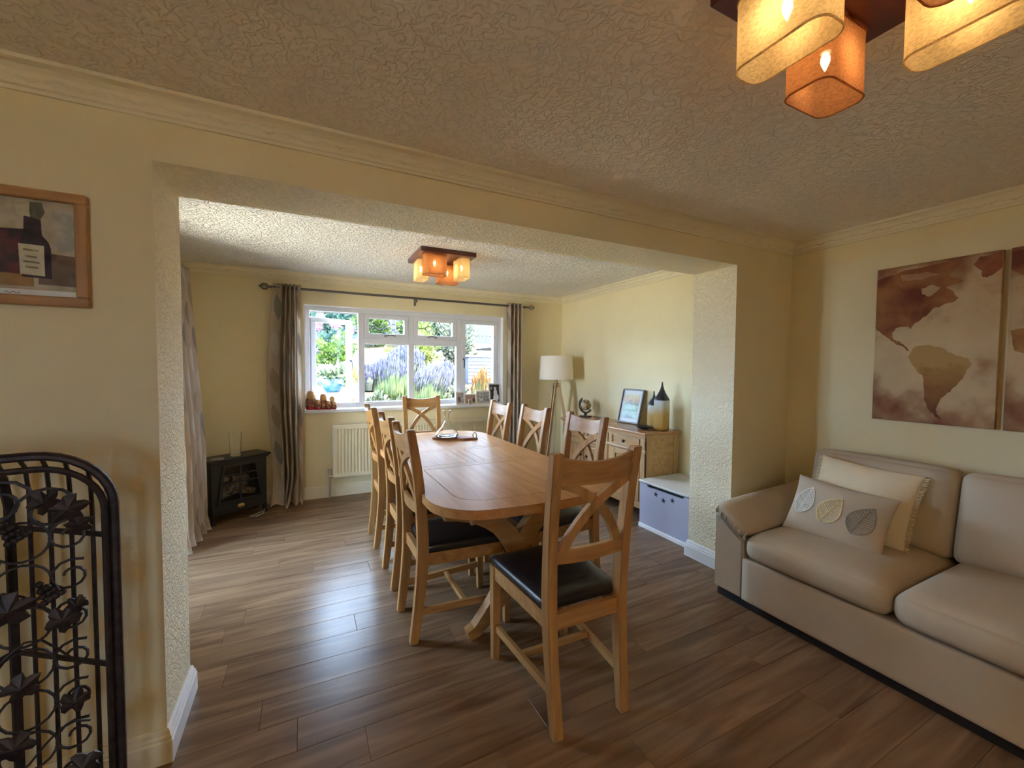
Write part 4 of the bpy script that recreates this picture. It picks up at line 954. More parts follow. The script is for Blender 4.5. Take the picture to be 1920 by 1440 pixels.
# ------------------------------------------------------------------ nesting dolls on the sill
M_doll_red = mat('doll_red', (0.45, 0.03, 0.05), 0.25); M_doll_gold = mat('doll_gold', (0.50, 0.27, 0.08), 0.3); M_doll_face = mat('doll_face', (0.66, 0.43, 0.24), 0.35)
M_doll_dark = mat('doll_dark', (0.05, 0.05, 0.03), 0.3); M_doll_flo = mat('doll_flowers', (0.5, 0.35, 0.1), 0.3); noisy(M_doll_flo, (0.07, 0.02, 0.02), (0.40, 0.17, 0.06), 60, 3, None, 0.42, 0.56)
def doll(label, x, y, h, pink=False):
    t = thing('nesting_doll', label, 'doll', (x, y, 0.945), 0.2, 'nesting dolls on the window sill')
    s = h/0.205
    def LT(name, prof, m):
        bm = new_bm(); lathe(bm, [(r*s, z*s) for r, z in prof], 20, cap=True); fixn(bm); link(name, bm, m, t, True)
    LT('base', [(0.040, 0), (0.046, 0.004), (0.050, 0.02), (0.0515, 0.034)], M_doll_red)
    LT('body', [(0.0515, 0.034), (0.054, 0.055), (0.054, 0.085), (0.050, 0.108), (0.044, 0.122)], M_doll_flo)
    LT('head', [(0.044, 0.122), (0.041, 0.132), (0.0415, 0.150), (0.041, 0.168), (0.036, 0.187), (0.024, 0.200), (0, 0.205)], M_doll_gold)
    bm = new_bm(); bmesh.ops.create_uvsphere(bm, u_segments=14, v_segments=10, radius=1.0, matrix=Matrix.Translation((0, -0.019*s, 0.158*s)) @ Matrix.Diagonal((0.0265*s, 0.0245*s, 0.027*s, 1))); link('face', bm, M_doll_face, t, 'all')
    bm = new_bm()
    for q in (-1, 1): bmesh.ops.create_uvsphere(bm, u_segments=8, v_segments=6, radius=0.0028*s, matrix=Matrix.Translation((q*0.009*s, -0.0425*s, 0.160*s)))
    bmesh.ops.create_uvsphere(bm, u_segments=8, v_segments=6, radius=0.003*s, matrix=Matrix.Translation((0, -0.0425*s, 0.146*s)))
    link('features', bm, M_doll_dark, t)
    bm = new_bm(); bmesh.ops.create_uvsphere(bm, u_segments=12, v_segments=8, radius=1.0, matrix=Matrix.Translation((0, -0.040*s, 0.075*s)) @ Matrix.Diagonal((0.024*s, 0.0155*s, 0.026*s, 1))); link('painted_flower', bm, M_doll_red, t, 'all')
for lb, x, y, h in (('largest red and gold nesting doll at the left end of the sill', 0.058, 4.833, 0.205), ('second tallest nesting doll behind the smaller ones on the sill', 0.178, 4.842, 0.168), ('nesting doll of middle height in front, next to the largest on the sill', 0.126, 4.790, 0.110),
                    ('third tallest nesting doll at the back right of the group on the sill', 0.264, 4.848, 0.138), ('small nesting doll in the middle of the group, left of the third tallest', 0.226, 4.790, 0.094), ('tiniest nesting doll in front of the group on the sill', 0.179, 4.786, 0.062), ('small nesting doll at the right end of the group on the sill', 0.284, 4.793, 0.082)):
    doll(lb, x, y, h)
# ------------------------------------------------------------------ photo frames on the sill
M_ivory = mat('ivory_frame', (0.72, 0.66, 0.58), 0.45)
def photo(label, x, y, w_, h, b, cols, rz=0.0, lean=10, shapes=()):
    t = thing('photo_frame', label, 'photo frame', (x, y, 0.945), rz, 'photo frames on the window sill')
    for (x0, x1, z0, z1) in ((-w_/2, w_/2, 0, b), (-w_/2, w_/2, h-b, h), (-w_/2, -w_/2+b, b, h-b), (w_/2-b, w_/2, b, h-b)):
        bm = new_bm(); box(bm, x0, x1, -0.007, 0.007, z0, z1, 0.002); link('frame_rail', bm, M_ivory, t)
    m = mat('photo_print', cols[0], 0.25); noisy(m, cols[0], cols[1], 34, 4, None, 0.4, 0.6)
    bm = new_bm(); box(bm, -w_/2+b*0.8, w_/2-b*0.8, -0.002, 0.004, b*0.8, h-b*0.8); link('photo', bm, m, t)
    for (cx, cz, rx, rz_, c) in shapes:
        bm = new_bm(); prism(bm, [(cx+rx*math.cos(2*PI*k/12), cz+rz_*math.sin(2*PI*k/12)) for k in range(12)], lambda p: (p[0], -0.0027, p[1]), lambda p: (p[0], -0.002, p[1])); fixn(bm); link('photo_figure', bm, mat('photo_tone', c, 0.3), t)
    bm = new_bm(); strip(bm, [(0, 0.006, h*0.7), (0, 0.045, 0.002)], 0.02, 0.003, (1, 0, 0)); fixn(bm); link('stand', bm, M_ivory, t)
    t.rotation_euler = (math.radians(-lean), 0, rz)
photo('portrait photo frame at the left of the group on the sill', 1.708, 4.812, 0.122, 0.160, 0.016, ((0.30, 0.22, 0.20), (0.60, 0.52, 0.46)), 0, 9, ((-0.015, 0.065, 0.016, 0.035, (0.12, 0.07, 0.07)), (0.02, 0.06, 0.018, 0.03, (0.50, 0.45, 0.44)), (0.0, 0.045, 0.035, 0.014, (0.22, 0.13, 0.15))))
photo('low landscape photo frame of reddish picture, second from left on the sill', 1.838, 4.818, 0.150, 0.125, 0.013, ((0.30, 0.14, 0.09), (0.55, 0.38, 0.28)), 0, 9, ((-0.03, 0.06, 0.014, 0.02, (0.50, 0.40, 0.36)), (0.0, 0.075, 0.012, 0.018, (0.45, 0.24, 0.18)), (0.045, 0.05, 0.02, 0.03, (0.15, 0.05, 0.04))))
photo('tiny photo frame standing in front of the low landscape frame', 1.822, 4.780, 0.052, 0.058, 0.009, ((0.20, 0.12, 0.07), (0.50, 0.36, 0.24)), 0, 9)
photo('landscape black and white photo frame, second from right on the sill', 2.018, 4.832, 0.195, 0.165, 0.016, ((0.24, 0.22, 0.21), (0.58, 0.55, 0.53)), 0, 9, ((0.035, 0.065, 0.030, 0.030, (0.20, 0.20, 0.20)), (0.035, 0.065, 0.022, 0.022, (0.36, 0.35, 0.33)), (-0.03, 0.05, 0.03, 0.02, (0.6, 0.58, 0.56))))
photo('tallest photo frame with dark wedding picture at the right end of the sill', 2.185, 4.862, 0.170, 0.255, 0.018, ((0.03, 0.02, 0.02), (0.07, 0.05, 0.05)), -0.1, 7, ((0.01, 0.185, 0.016, 0.022, (0.7, 0.68, 0.66)), (0.012, 0.13, 0.024, 0.045, (0.72, 0.7, 0.68)), (0.02, 0.07, 0.038, 0.05, (0.75, 0.73, 0.7)), (-0.04, 0.19, 0.013, 0.018, (0.42, 0.26, 0.2))))

# ------------------------------------------------------------------ ceiling lights
def ceiling_light(label, x, y, zc, watt, rz=0.0, lcol=(1.0, 0.60, 0.26)):
    t = thing('ceiling_light', label, 'ceiling light', (x, y, zc), rz, 'four shade ceiling lights')
    H = 0.2325
    bm = new_bm(); box(bm, -H, H, -H, H, -0.036, 0, 0.003); link('ceiling_plate', bm, M_plate, t)
    for cx, cy, a, b, m, lb in ((-0.149, 0.100, 0.048, 0.100, M_shcream, 'cream linen shade'), (0.149, -0.100, 0.048, 0.100, M_shcream, 'cream linen shade'), (0.100, 0.149, 0.094, 0.056, M_shbrown, 'brown hessian shade'), (-0.100, -0.149, 0.094, 0.056, M_shbrown, 'brown hessian shade')):
        r = 0.032; ring = [(sx2*(a-r)+r*math.cos(t2), sy2*(b-r)+r*math.sin(t2)) for sx2, sy2, a0 in ((1, 1, 0), (-1, 1, PI/2), (-1, -1, PI), (1, -1, 1.5*PI)) for t2 in [a0+k*PI/10 for k in range(6)]]
        bm = new_bm(); n = len(ring); V = [[bm.verts.new((cx+p[0], cy+p[1], z)) for p in ring] for z in (-0.200, -0.150, -0.095, -0.042)]
        for p0, p1 in zip(V[:-1], V[1:]):
            for k in range(n): bm.faces.new((p0[k], p0[(k+1) % n], p1[(k+1) % n], p1[k]))
        sh = tag(link('lamp_shade', bm, m, t, 'all'), lb)
        for z in (-0.200, -0.043):
            bm = new_bm(); tube(bm, [(cx+p[0], cy+p[1], z) for p in ring], 0.0026, 5, True); link('shade_rim', bm, M_shcream if m is M_shcream else M_shbrown, sh, True)
        bm = new_bm(); box(bm, cx-0.012, cx+0.012, cy-min(b, 0.06)+0.002, cy+min(b, 0.06)-0.002, -0.050, -0.036); link('shade_bracket', bm, mat('bracket_brown', (0.25, 0.10, 0.06), 0.4) if 'bracket_brown' not in bpy.data.materials else bpy.data.materials['bracket_brown'], t)
        bm = new_bm(); lathe(bm, [(0.013, -0.046), (0.013, -0.085), (0.009, -0.087)], 12, (cx, cy, 0), cap=True); fixn(bm); link('lamp_holder', bm, mat('holder_white', (0.8, 0.78, 0.72), 0.4) if 'holder_white' not in bpy.data.materials else bpy.data.materials['holder_white'], t, True)
        bm = new_bm(); lathe(bm, [(0.006, -0.086), (0.0105, -0.098), (0.011, -0.106), (0.007, -0.118), (0.002, -0.130), (0, -0.132)], 14, (cx, cy, 0)); fixn(bm); link('bulb', bm, M_bulb, t, True)
        ld = bpy.data.lights.new('bulb_light', 'POINT'); ld.energy = watt; ld.color = lcol; ld.shadow_soft_size = 0.014
        lo = bpy.data.objects.new('bulb_light', ld); COL.objects.link(lo); lo.parent = t; lo.location = (cx, cy, -0.150)
ceiling_light('four shade ceiling light overhead in the near room, cut by the top of the photo', 1.110, 0.478, ZC, LAMP_W)
ceiling_light('four shade ceiling light added out of view behind the camera as warm fill', 0.30, -1.45, ZC, FILL_LAMP_W, 0.0, (1.0, 0.84, 0.50))  # added out of view to warm and brighten the near room
ceiling_light('four shade ceiling light over the dining table in the far room', 1.062, 3.500, ZCF, LAMP_W)

# ------------------------------------------------------------------ framed picture on the near wall
t = thing('framed_picture', 'oak framed still life print on the wall left of the opening', 'picture', (-0.83, YW, 1.757))
PW2, PH2, PB = 0.22, 0.176, 0.030
for (x0, x1, z0, z1, ax) in ((-PW2, PW2, PH2-PB, PH2, 'x'), (-PW2, PW2, -PH2, -PH2+PB, 'x'), (-PW2, -PW2+PB, -PH2+PB, PH2-PB, 'z'), (PW2-PB, PW2, -PH2+PB, PH2-PB, 'z')):
    bm = new_bm(); box(bm, x0, x1, -0.026, 0, z0, z1, 0.004); link('frame_rail', bm, M_oak[ax], t)
def flat(name, poly, c1, c2, d, rough=0.25):
    m = mat(name+'_ink', c1, rough); noisy(m, c1, c2, 30, 4, None, 0.4, 0.6)
    bm = new_bm(); prism(bm, poly, lambda p: (p[0], -0.008-d, p[1]), lambda p: (p[0], -0.004, p[1])); fixn(bm); return link(name, bm, m, t)
IW, IH = PW2-PB+0.002, PH2-PB+0.002
flat('print', [(-IW, -IH), (IW, -IH), (IW, IH), (-IW, IH)], (0.480, 0.405, 0.270), (0.630, 0.540, 0.390), 0)
flat('print_window', [(0.141, 0.0), (0.190, -0.005), (0.190, 0.120), (0.141, 0.125)], (0.450, 0.435, 0.360), (0.600, 0.570, 0.480), 0.0004)
flat('print_counter', [(0.10, -0.110), (IW, -0.112), (IW, -0.018), (0.11, -0.012)], (0.150, 0.098, 0.068), (0.225, 0.150, 0.105), 0.0006)
flat('print_shadow', [(-IW, -0.075), (0.075, -0.085), (0.130, -0.06), (0.115, 0.03), (0.090, 0.055), (0.010, 0.05), (-0.030, 0.08), (-IW, 0.02)], (0.060, 0.038, 0.045), (0.150, 0.045, 0.060), 0.0008)
flat('print_shelf', [(-IW, -0.118), (0.09, -0.118), (0.09, -0.083), (-IW, -0.075)], (0.330, 0.195, 0.075), (0.420, 0.255, 0.105), 0.0010)
flat('print_bottle', [(0.066, -0.090), (0.131, -0.092), (0.131, 0.00), (0.126, 0.02), (0.112, 0.04), (0.110, 0.095), (0.074, 0.098), (0.072, 0.045), (0.064, 0.02)], (0.038, 0.027, 0.033), (0.075, 0.045, 0.060), 0.0012)
flat('print_label', [(0.062, -0.082), (0.116, -0.085), (0.116, 0.008), (0.060, 0.010)], (0.630, 0.570, 0.390), (0.750, 0.690, 0.495), 0.0016)
for k, (x0, z0, w_, ) in enumerate(((0.070, -0.010, 0.034), (0.074, -0.030, 0.026), (0.070, -0.046, 0.036), (0.074, -0.062, 0.028))):
    flat('print_label_mark', [(x0, z0), (x0+w_, z0-0.002), (x0+w_, z0+0.004), (x0, z0+0.006)], (0.240, 0.195, 0.135), (0.450, 0.390, 0.270), 0.0019)
flat('print_cap', [(0.058, 0.096), (0.088, 0.092), (0.086, 0.124), (0.056, 0.126)], (0.600, 0.540, 0.330), (0.690, 0.630, 0.420), 0.0014)
flat('print_leaf', [(0.086, 0.095), (0.108, 0.085), (0.120, 0.110), (0.114, 0.138), (0.088, 0.138)], (0.105, 0.105, 0.075), (0.180, 0.180, 0.120), 0.0013)
flat('print_border', [(-IW, -IH), (IW, -IH), (IW, -IH+0.020), (-IW, -IH+0.020)], (0.900, 0.900, 0.825), (0.900, 0.900, 0.870), 0.0020)
bm = new_bm(); pts = [(0.028+0.004*k, -0.0102-0.001, -IH+0.009+0.003*math.sin(k*1.7)) for k in range(9)]; tube(bm, pts, 0.0009, 4); link('print_scribble', bm, mat('grey_ink', (0.25, 0.22, 0.20), 0.5), t)
bm = new_bm(); box(bm, -IW, IW, -0.014, -0.012, -IH, IH); link('pane', bm, M_picglass, t)

# ------------------------------------------------------------------ map canvases over the sofa
def canvas(label, y0, y1, zl, zh, polys):
    t = thing('canvas_print', label, 'canvas print', (XRW, (y0+y1)/2, zl), 0, 'map canvas panels')
    W_, H_ = (y0-y1), zh-zl
    m = mat('aged_parchment', (0.5, 0.4, 0.25), 0.7, spec=0.2)
    tc_ = N(m, 'ShaderNodeTexCoord'); s_ = N(m, 'ShaderNodeSeparateXYZ'); L(m, tc_.outputs['Generated'], s_.inputs[0])
    a = N(m, 'ShaderNodeTexNoise'); a.inputs['Scale'].default_value = 6; a.inputs['Detail'].default_value = 7; L(m, tc_.outputs['Object'], a.inputs['Vector'])
    z1 = N(m, 'ShaderNodeMath', operation='SUBTRACT'); z1.inputs[1].default_value = 0.52; L(m, s_.outputs['Z'], z1.inputs[0])
    z2 = N(m, 'ShaderNodeMath', operation='ABSOLUTE'); L(m, z1.outputs[0], z2.inputs[0]); z3 = N(m, 'ShaderNodeMath', operation='POWER'); L(m, z2.outputs[0], z3.inputs[0]); z3.inputs[1].default_value = 2.0
    z4 = N(m, 'ShaderNodeMath', operation='MULTIPLY_ADD'); z4.inputs[1].default_value = 1.35; L(m, z3.outputs[0], z4.inputs[0]); L(m, a.outputs['Fac'], z4.inputs[2])
    cr = N(m, 'ShaderNodeValToRGB'); cr.color_ramp.elements[0].position = 0.35; cr.color_ramp.elements[0].color = (0.66, 0.53, 0.33, 1); cr.color_ramp.elements[1].position = 0.98; cr.color_ramp.elements[1].color = (0.18, 0.055, 0.03, 1)
    e = cr.color_ramp.elements.new(0.6); e.color = (0.58, 0.44, 0.27, 1); e = cr.color_ramp.elements.new(0.78); e.color = (0.34, 0.19, 0.10, 1)
    L(m, z4.outputs[0], cr.inputs[0]); L(m, cr.outputs[0], bsdf(m).inputs['Base Color'])
    bm = new_bm(); box(bm, -0.030, 0, -W_/2, W_/2, 0, H_, 0.003); link('canvas', bm, m, t)
    for nm, c1, c2, sc, pts in polys:
        mm = mat(nm+'_ink', c1, 0.7, spec=0.2); noisy(mm, c1, c2, sc, 6, None, 0.38, 0.62)
        if nm == 'land_south':
            tg = N(mm, 'ShaderNodeTexCoord'); sg = N(mm, 'ShaderNodeSeparateXYZ'); L(mm, tg.outputs['Generated'], sg.inputs[0])
            nn = N(mm, 'ShaderNodeTexNoise'); nn.inputs['Scale'].default_value = 14; nn.inputs['Detail'].default_value = 7; L(mm, tg.outputs['Object'], nn.inputs['Vector'])
            mg = N(mm, 'ShaderNodeMath', operation='MULTIPLY_ADD'); mg.inputs[1].default_value = 0.55; L(mm, nn.outputs['Fac'], mg.inputs[0]); L(mm, sg.outputs['Z'], mg.inputs[2])
            cg = N(mm, 'ShaderNodeValToRGB'); cg.color_ramp.elements[0].position = 0.25; cg.color_ramp.elements[0].color = (0.13, 0.05, 0.028, 1); cg.color_ramp.elements[1].position = 0.95; cg.color_ramp.elements[1].color = (0.40, 0.24, 0.08, 1)
            e2 = cg.color_ramp.elements.new(0.62); e2.color = (0.27, 0.13, 0.05, 1); e2 = cg.color_ramp.elements.new(1.0); e2.color = (0.46, 0.30, 0.12, 1)
            L(mm, mg.outputs[0], cg.inputs[0]); L(mm, cg.outputs[0], bsdf(mm).inputs['Base Color'])
        rr = random.Random(len(pts)); P = []
        for i, p in enumerate(pts):   # roughened coastline
            q = pts[(i+1) % len(pts)]; P.append(p)
            for k in (1, 2):
                f = k/3; P.append((p[0]+(q[0]-p[0])*f+rr.uniform(-.006, .006), p[1]+(q[1]-p[1])*f+rr.uniform(-.006, .006)))
        P = [(min(0.998, max(0.002, p[0])), min(0.998, max(0.002, p[1]))) for p in P]
        bm = new_bm(); d = 0.0304 + 0.0002*polys.index((nm, c1, c2, sc, pts))
        vs = [bm.verts.new((-d, W_/2-p[0]*W_, H_*(1-p[1]))) for p in P]; f = bm.faces.new(vs); f.normal_update()
        if f.normal.x > 0: f.normal_flip()
        bmesh.ops.triangulate(bm, faces=[f]); r = bmesh.ops.extrude_face_region(bm, geom=bm.faces[:])
        for v in r['geom']:
            if isinstance(v, bmesh.types.BMVert): v.co.x += 0.0008
        link(nm, bm, mm, t)
    return t
NA = [(0.0, 0.07), (0.25, 0.03), (0.6, 0.02), (0.72, 0.04), (0.62, 0.10), (0.70, 0.13), (0.735, 0.15), (0.60, 0.175), (0.66, 0.20), (0.70, 0.24), (0.66, 0.265), (0.58, 0.275), (0.50, 0.295), (0.45, 0.335), (0.40, 0.36), (0.345, 0.385), (0.325, 0.405), (0.30, 0.39), (0.20, 0.395), (0.165, 0.425), (0.165, 0.455), (0.20, 0.475), (0.235, 0.485), (0.28, 0.515), (0.31, 0.535), (0.335, 0.55), (0.30, 0.545), (0.24, 0.51), (0.15, 0.475), (0.09, 0.44), (0.04, 0.41), (0.0, 0.385)]
ARC = [(0.22, 0.055), (0.45, 0.06), (0.55, 0.085), (0.40, 0.105), (0.24, 0.095)]
BAY = [(0.40, 0.16), (0.50, 0.145), (0.56, 0.165), (0.52, 0.195), (0.47, 0.215), (0.41, 0.195)]
GRN = [(0.84, 0.02), (0.995, 0.01), (0.995, 0.10), (0.95, 0.125), (0.90, 0.145), (0.86, 0.13), (0.86, 0.10), (0.80, 0.06)]
SA = [(0.355, 0.53), (0.42, 0.515), (0.50, 0.515), (0.60, 0.535), (0.67, 0.565), (0.74, 0.585), (0.80, 0.605), (0.82, 0.635), (0.78, 0.675), (0.765, 0.715), (0.72, 0.755), (0.68, 0.785), (0.64, 0.815), (0.61, 0.835), (0.585, 0.87), (0.565, 0.905), (0.575, 0.935), (0.615, 0.965), (0.56, 0.955), (0.51, 0.915), (0.475, 0.865), (0.465, 0.80), (0.455, 0.735), (0.445, 0.70), (0.385, 0.665), (0.345, 0.625), (0.315, 0.59), (0.33, 0.565)]
canvas('parchment toned map canvas panel showing the Americas above the sofa', 1.297, 0.784, 1.100, 2.010,
       [('land_north', (0.16, 0.045, 0.028), (0.33, 0.15, 0.06), 7, NA), ('land_greenland', (0.20, 0.06, 0.035), (0.34, 0.14, 0.07), 9, GRN), ('land_south', (0.22, 0.095, 0.04), (0.36, 0.20, 0.075), 8, SA), ('inland_bay', (0.44, 0.30, 0.18), (0.5, 0.36, 0.22), 9, BAY), ('arctic_inlet', (0.36, 0.20, 0.11), (0.42, 0.26, 0.15), 14, ARC)])
AF = [(0.02, 0.45), (0.20, 0.42), (0.5, 0.42), (0.72, 0.47), (0.8, 0.56), (0.9, 0.58), (0.75, 0.70), (0.65, 0.85), (0.5, 0.90), (0.42, 0.78), (0.38, 0.64), (0.22, 0.60), (0.05, 0.56)]
canvas('second parchment map canvas panel, only its edge in view at the right of the photo', 0.757, 0.250, 1.100, 2.010, [('land_east', (0.24, 0.10, 0.045), (0.42, 0.24, 0.09), 8, AF), ('land_top', (0.16, 0.045, 0.028), (0.33, 0.15, 0.06), 7, [(0.0, 0.02), (0.99, 0.02), (0.99, 0.30), (0.6, 0.36), (0.35, 0.33), (0.2, 0.22), (0.0, 0.12)])])

# ------------------------------------------------------------------ wrought iron wine rack
RKx, RKy = -0.716, 1.446
rk = thing('wine_rack', 'arched black wrought iron wine rack with scrolls and vine leaves at the left wall', 'wine rack', (RKx, RKy, 0), math.radians(13))
HWR, RTOP, RR = 0.248, 1.168, 0.150
def arch(hw, top, r, y, n=9, z0=0.0):
    P = [(-hw, y, z0), (-hw, y, (top-r)*0.5), (-hw, y, top-r)]
    P += [(-hw+r-r*math.cos(a), y, top-r+r*math.sin(a)) for a in [PI/2*k/n for k in range(1, n+1)]]
    P += [(hw-r+r*math.sin(a), y, top-r+r*math.cos(a)) for a in [PI/2*k/n for k in range(0, n+1)]]
    P += [(hw, y, (top-r)*0.5), (hw, y, z0)]; return P
def rod(name, P, r, lb=None, n=7, p=rk, stuff=False):
    bm = new_bm()
    for q in (P if isinstance(P[0][0], (tuple, list, Vector)) else [P]): tube(bm, q, r, n)
    o = link(name, bm, M_iron, p, True)
    if stuff: o['kind'] = 'stuff'
    return o
rod('arch_frame', arch(HWR, RTOP, RR, 0.0), 0.0115, n=9); rod('door_frame', arch(HWR-0.017, RTOP-0.032, RR-0.022, -0.010), 0.008, n=8)
AP = (0.01, 0.262)   # rear post: the cage narrows to the back
def plan(t_):         # 0 = right front post, 1 = rear post, 2 = left front post
    if t_ <= 1: return (HWR+(AP[0]-HWR)*t_, AP[1]*t_)
    return (AP[0]+(-HWR-AP[0])*(t_-1), AP[1]*(2-t_))
rod('rear_post', [(AP[0], AP[1], 0), (AP[0], AP[1], 0.99), (AP[0]-0.004, AP[1]*0.9, 1.07), (AP[0], AP[1]*0.55, 1.135), (AP[0], 0.0, RTOP)], 0.0115)
for k in (0.2, 0.4, 0.6, 0.8, 1.2, 1.4, 1.6, 1.8):
    x, y = plan(k); ztop = RTOP - (0 if abs(x) < HWR-RR else RR-math.sqrt(max(0, RR*RR-(abs(x)-HWR+RR)**2)))
    rod('bar', [(x, y, 0.02), (x, y, ztop-0.13), (x*0.995, y*0.86, ztop-0.055), (x*0.985, y*0.45, ztop-0.008), (x*0.98, 0, ztop)], 0.0052)
for z in (0.10, 0.56, 0.93): rod('hoop', [(*plan(0), z), (*plan(1), z), (*plan(2), z)], 0.0078)
def circ(cx, cz, r, y0, n=16, a0=0, a1=2*PI): return [(cx+r*math.cos(a0+(a1-a0)*k/n), y0, cz+r*math.sin(a0+(a1-a0)*k/n)) for k in range(n+1)]
rs = random.Random(11)
for zc in [0.20+0.108*k for k in range(8)]:       # front bottle rings and scrolls
    for cx in (-0.15, -0.035, 0.08):
        bm = new_bm(); tube(bm, circ(cx, zc, 0.050, -0.012)[:-1], 0.0034, 5, True); link('bottle_ring', bm, M_iron, rk, True)
    s = []
    for k in range(16): th = k/15*2.6*PI; r_ = 0.045*(1-k/22); s.append((0.165+r_*math.cos(th+1), -0.012, zc+r_*math.sin(th+1)))
    rod('scroll', s, 0.0036, n=5)
for cx, zc, q in [(-0.16, 1.07, 1), (-0.06, 1.085, -1), (0.045, 1.06, 1), (0.13, 1.03, -1)]:
    s = []
    for k in range(22): th = k/21*3.4*PI; r_ = 0.062*(1-k/26); s.append((cx+q*r_*math.cos(th), -0.012, zc+r_*math.sin(th)))
    rod('scroll', s, 0.0042, n=5)
for zc in (0.25, 0.42, 0.66, 0.80):               # vine tendrils wandering over the front
    rod('tendril', [(-0.20+0.028*k, -0.020+0.010*math.sin(k*1.3), zc+0.045*math.sin(k*0.8+zc*9)) for k in range(15)], 0.0030, n=5)
def leaf(cx, cz, sz, ang, y0=-0.03):
    bm = new_bm(); out = []
    for k in range(20):
        a = 2*PI*k/20; r_ = sz*(0.62+0.38*abs(math.cos(2.5*a))**0.8)*(0.9+0.1*math.sin(7*a)); out.append((cx+r_*math.cos(a+ang), cz+r_*math.sin(a+ang)))
    c0 = bm.verts.new((cx, y0-0.012, cz)); c1 = bm.verts.new((cx, y0-0.006, cz)); A = [bm.verts.new((p[0], y0, p[1])) for p in out]; B = [bm.verts.new((p[0], y0+0.004, p[1])) for p in out]
    for k in range(20):
        j = (k+1) % 20; bm.faces.new((c0, A[j], A[k])); bm.faces.new((c1, B[k], B[j])); bm.faces.new((A[k], A[j], B[j], B[k]))
    fixn(bm); link('vine_leaf', bm, M_iron, rk)
for (cx, cz, sz) in ((0.165, 1.030, 0.044), (0.125, 1.055, 0.036), (0.185, 0.985, 0.030), (0.06, 0.80, 0.050), (-0.05, 0.86, 0.046), (0.150, 0.745, 0.040), (0.175, 0.775, 0.026), (0.075, 0.600, 0.040), (0.165, 0.52, 0.036), (0.06, 0.455, 0.042), (-0.16, 0.70, 0.045), (0.175, 0.335, 0.045), (0.13, 0.31, 0.036), (-0.1, 0.40, 0.045), (0.09, 0.20, 0.040), (-0.18, 0.92, 0.04), (-0.03, 0.24, 0.038)): leaf(cx, cz, sz, rs.uniform(0, 6))
def grapes(cx, cz):
    bm = new_bm()
    for r_ in range(4):
        for q in range(4-r_): bmesh.ops.create_icosphere(bm, subdivisions=1, radius=0.0095, matrix=Matrix.Translation((cx-0.028+0.016*r_*0.8+0.003*q, -0.036-0.004*((r_+q) % 2), cz+0.030-0.016*q-0.010*r_)))
    link('grape_cluster', bm, M_iron, rk, 'all')
for p_ in ((0.085, 0.985), (0.140, 0.820), (0.045, 0.395)): grapes(*p_)
# bottles lying in the rack
M_bg = mat('bottle_green', (0.01, 0.02, 0.012), 0.12); M_foil = mat('cream_foil', (0.62, 0.58, 0.42), 0.3, 0.3); M_foil2 = mat('grey_foil', (0.42, 0.38, 0.34), 0.3, 0.5)
Mrk = Matrix.Translation((RKx, RKy, 0)) @ Matrix.Rotation(math.radians(13), 4, 'Z')
for lb, cx, zc, mf in (('wine bottle with a grey capsule in the upper part of the wine rack', -0.035, 0.848, M_foil2), ('wine bottle with a cream capsule below the first in the wine rack', 0.080-0.115, 0.740, M_foil)):
    t = thing('wine_bottle', lb, 'bottle', group='wine bottles in the rack')
    bm = new_bm(); lathe(bm, [(0, 0), (0.034, 0.0), (0.037, 0.006), (0.037, 0.10), (0.032, 0.125), (0.016, 0.155)], 18, (0, 0, -0.17)); fixn(bm); link('bottle_body', bm, M_bg, t, True)
    bm = new_bm(); lathe(bm, [(0.016, 0.150), (0.0152, 0.20), (0.0165, 0.205), (0.0165, 0.222), (0.014, 0.226), (0, 0.226)], 16, (0, 0, -0.17)); fixn(bm); link('capsule', bm, mf, t, True)
    t.matrix_world = Mrk @ Matrix.Translation((cx, 0.045, zc)) @ Matrix.Rotation(PI/2, 4, 'X')
# ------------------------------------------------------------------ garden outside the far window
def gz(y): 
    pts = [(5.1, -0.12), (6.3, -0.10), (6.35, 0.55), (7.0, 0.72), (8.0, 0.92), (10.0, 1.22), (12.0, 1.60), (14.0, 1.92), (18.0, 2.55), (26.0, 3.6)]
    for (a, b), (c, d) in zip(pts[:-1], pts[1:]):
        if y <= c: return b + (d-b)*(max(y, a)-a)/(c-a)
    return pts[-1][1]
M_lawn = mat('dry_lawn', (0.50, 0.42, 0.20), 0.9, spec=0.1); noisy(M_lawn, (0.0186, 0.0179, 0.0067), (0.0428, 0.0328, 0.0167), 1.4, 6, None, 0.35, 0.6)
bm = new_bm(); ysl = [5.1, 6.3, 6.35, 7, 7.5, 8, 9, 10, 11, 12, 13, 14, 16, 18, 22, 26]; V = [[bm.verts.new((x, y, gz(y)-0.02+0.05*math.sin(x*1.3+y))) if y > 6.4 else bm.verts.new((x, y, gz(y))) for x in range(-6, 17, 1)] for y in ysl]
for a, b in zip(V[:-1], V[1:]):
    for k in range(len(a)-1): bm.faces.new((a[k], a[k+1], b[k+1], b[k]))
link('ground', bm, M_lawn, None, 'all')['kind'] = 'structure'
bm = new_bm(); box(bm, -40, 45, 26, 80, 2.0, 3.55); box(bm, -40, -6, 5.2, 26, -1.2, 0.2); box(bm, 16, 45, 5.2, 26, -1.2, 0.2); link('ground_beyond', bm, M_lawn)['kind'] = 'structure'
bm = new_bm(); box(bm, -40, 45, -40, 5.1, -0.7, -0.2); link('ground_patio', bm, mat('pale_paving', (0.68, 0.57, 0.42), 0.8))['kind'] = 'structure'
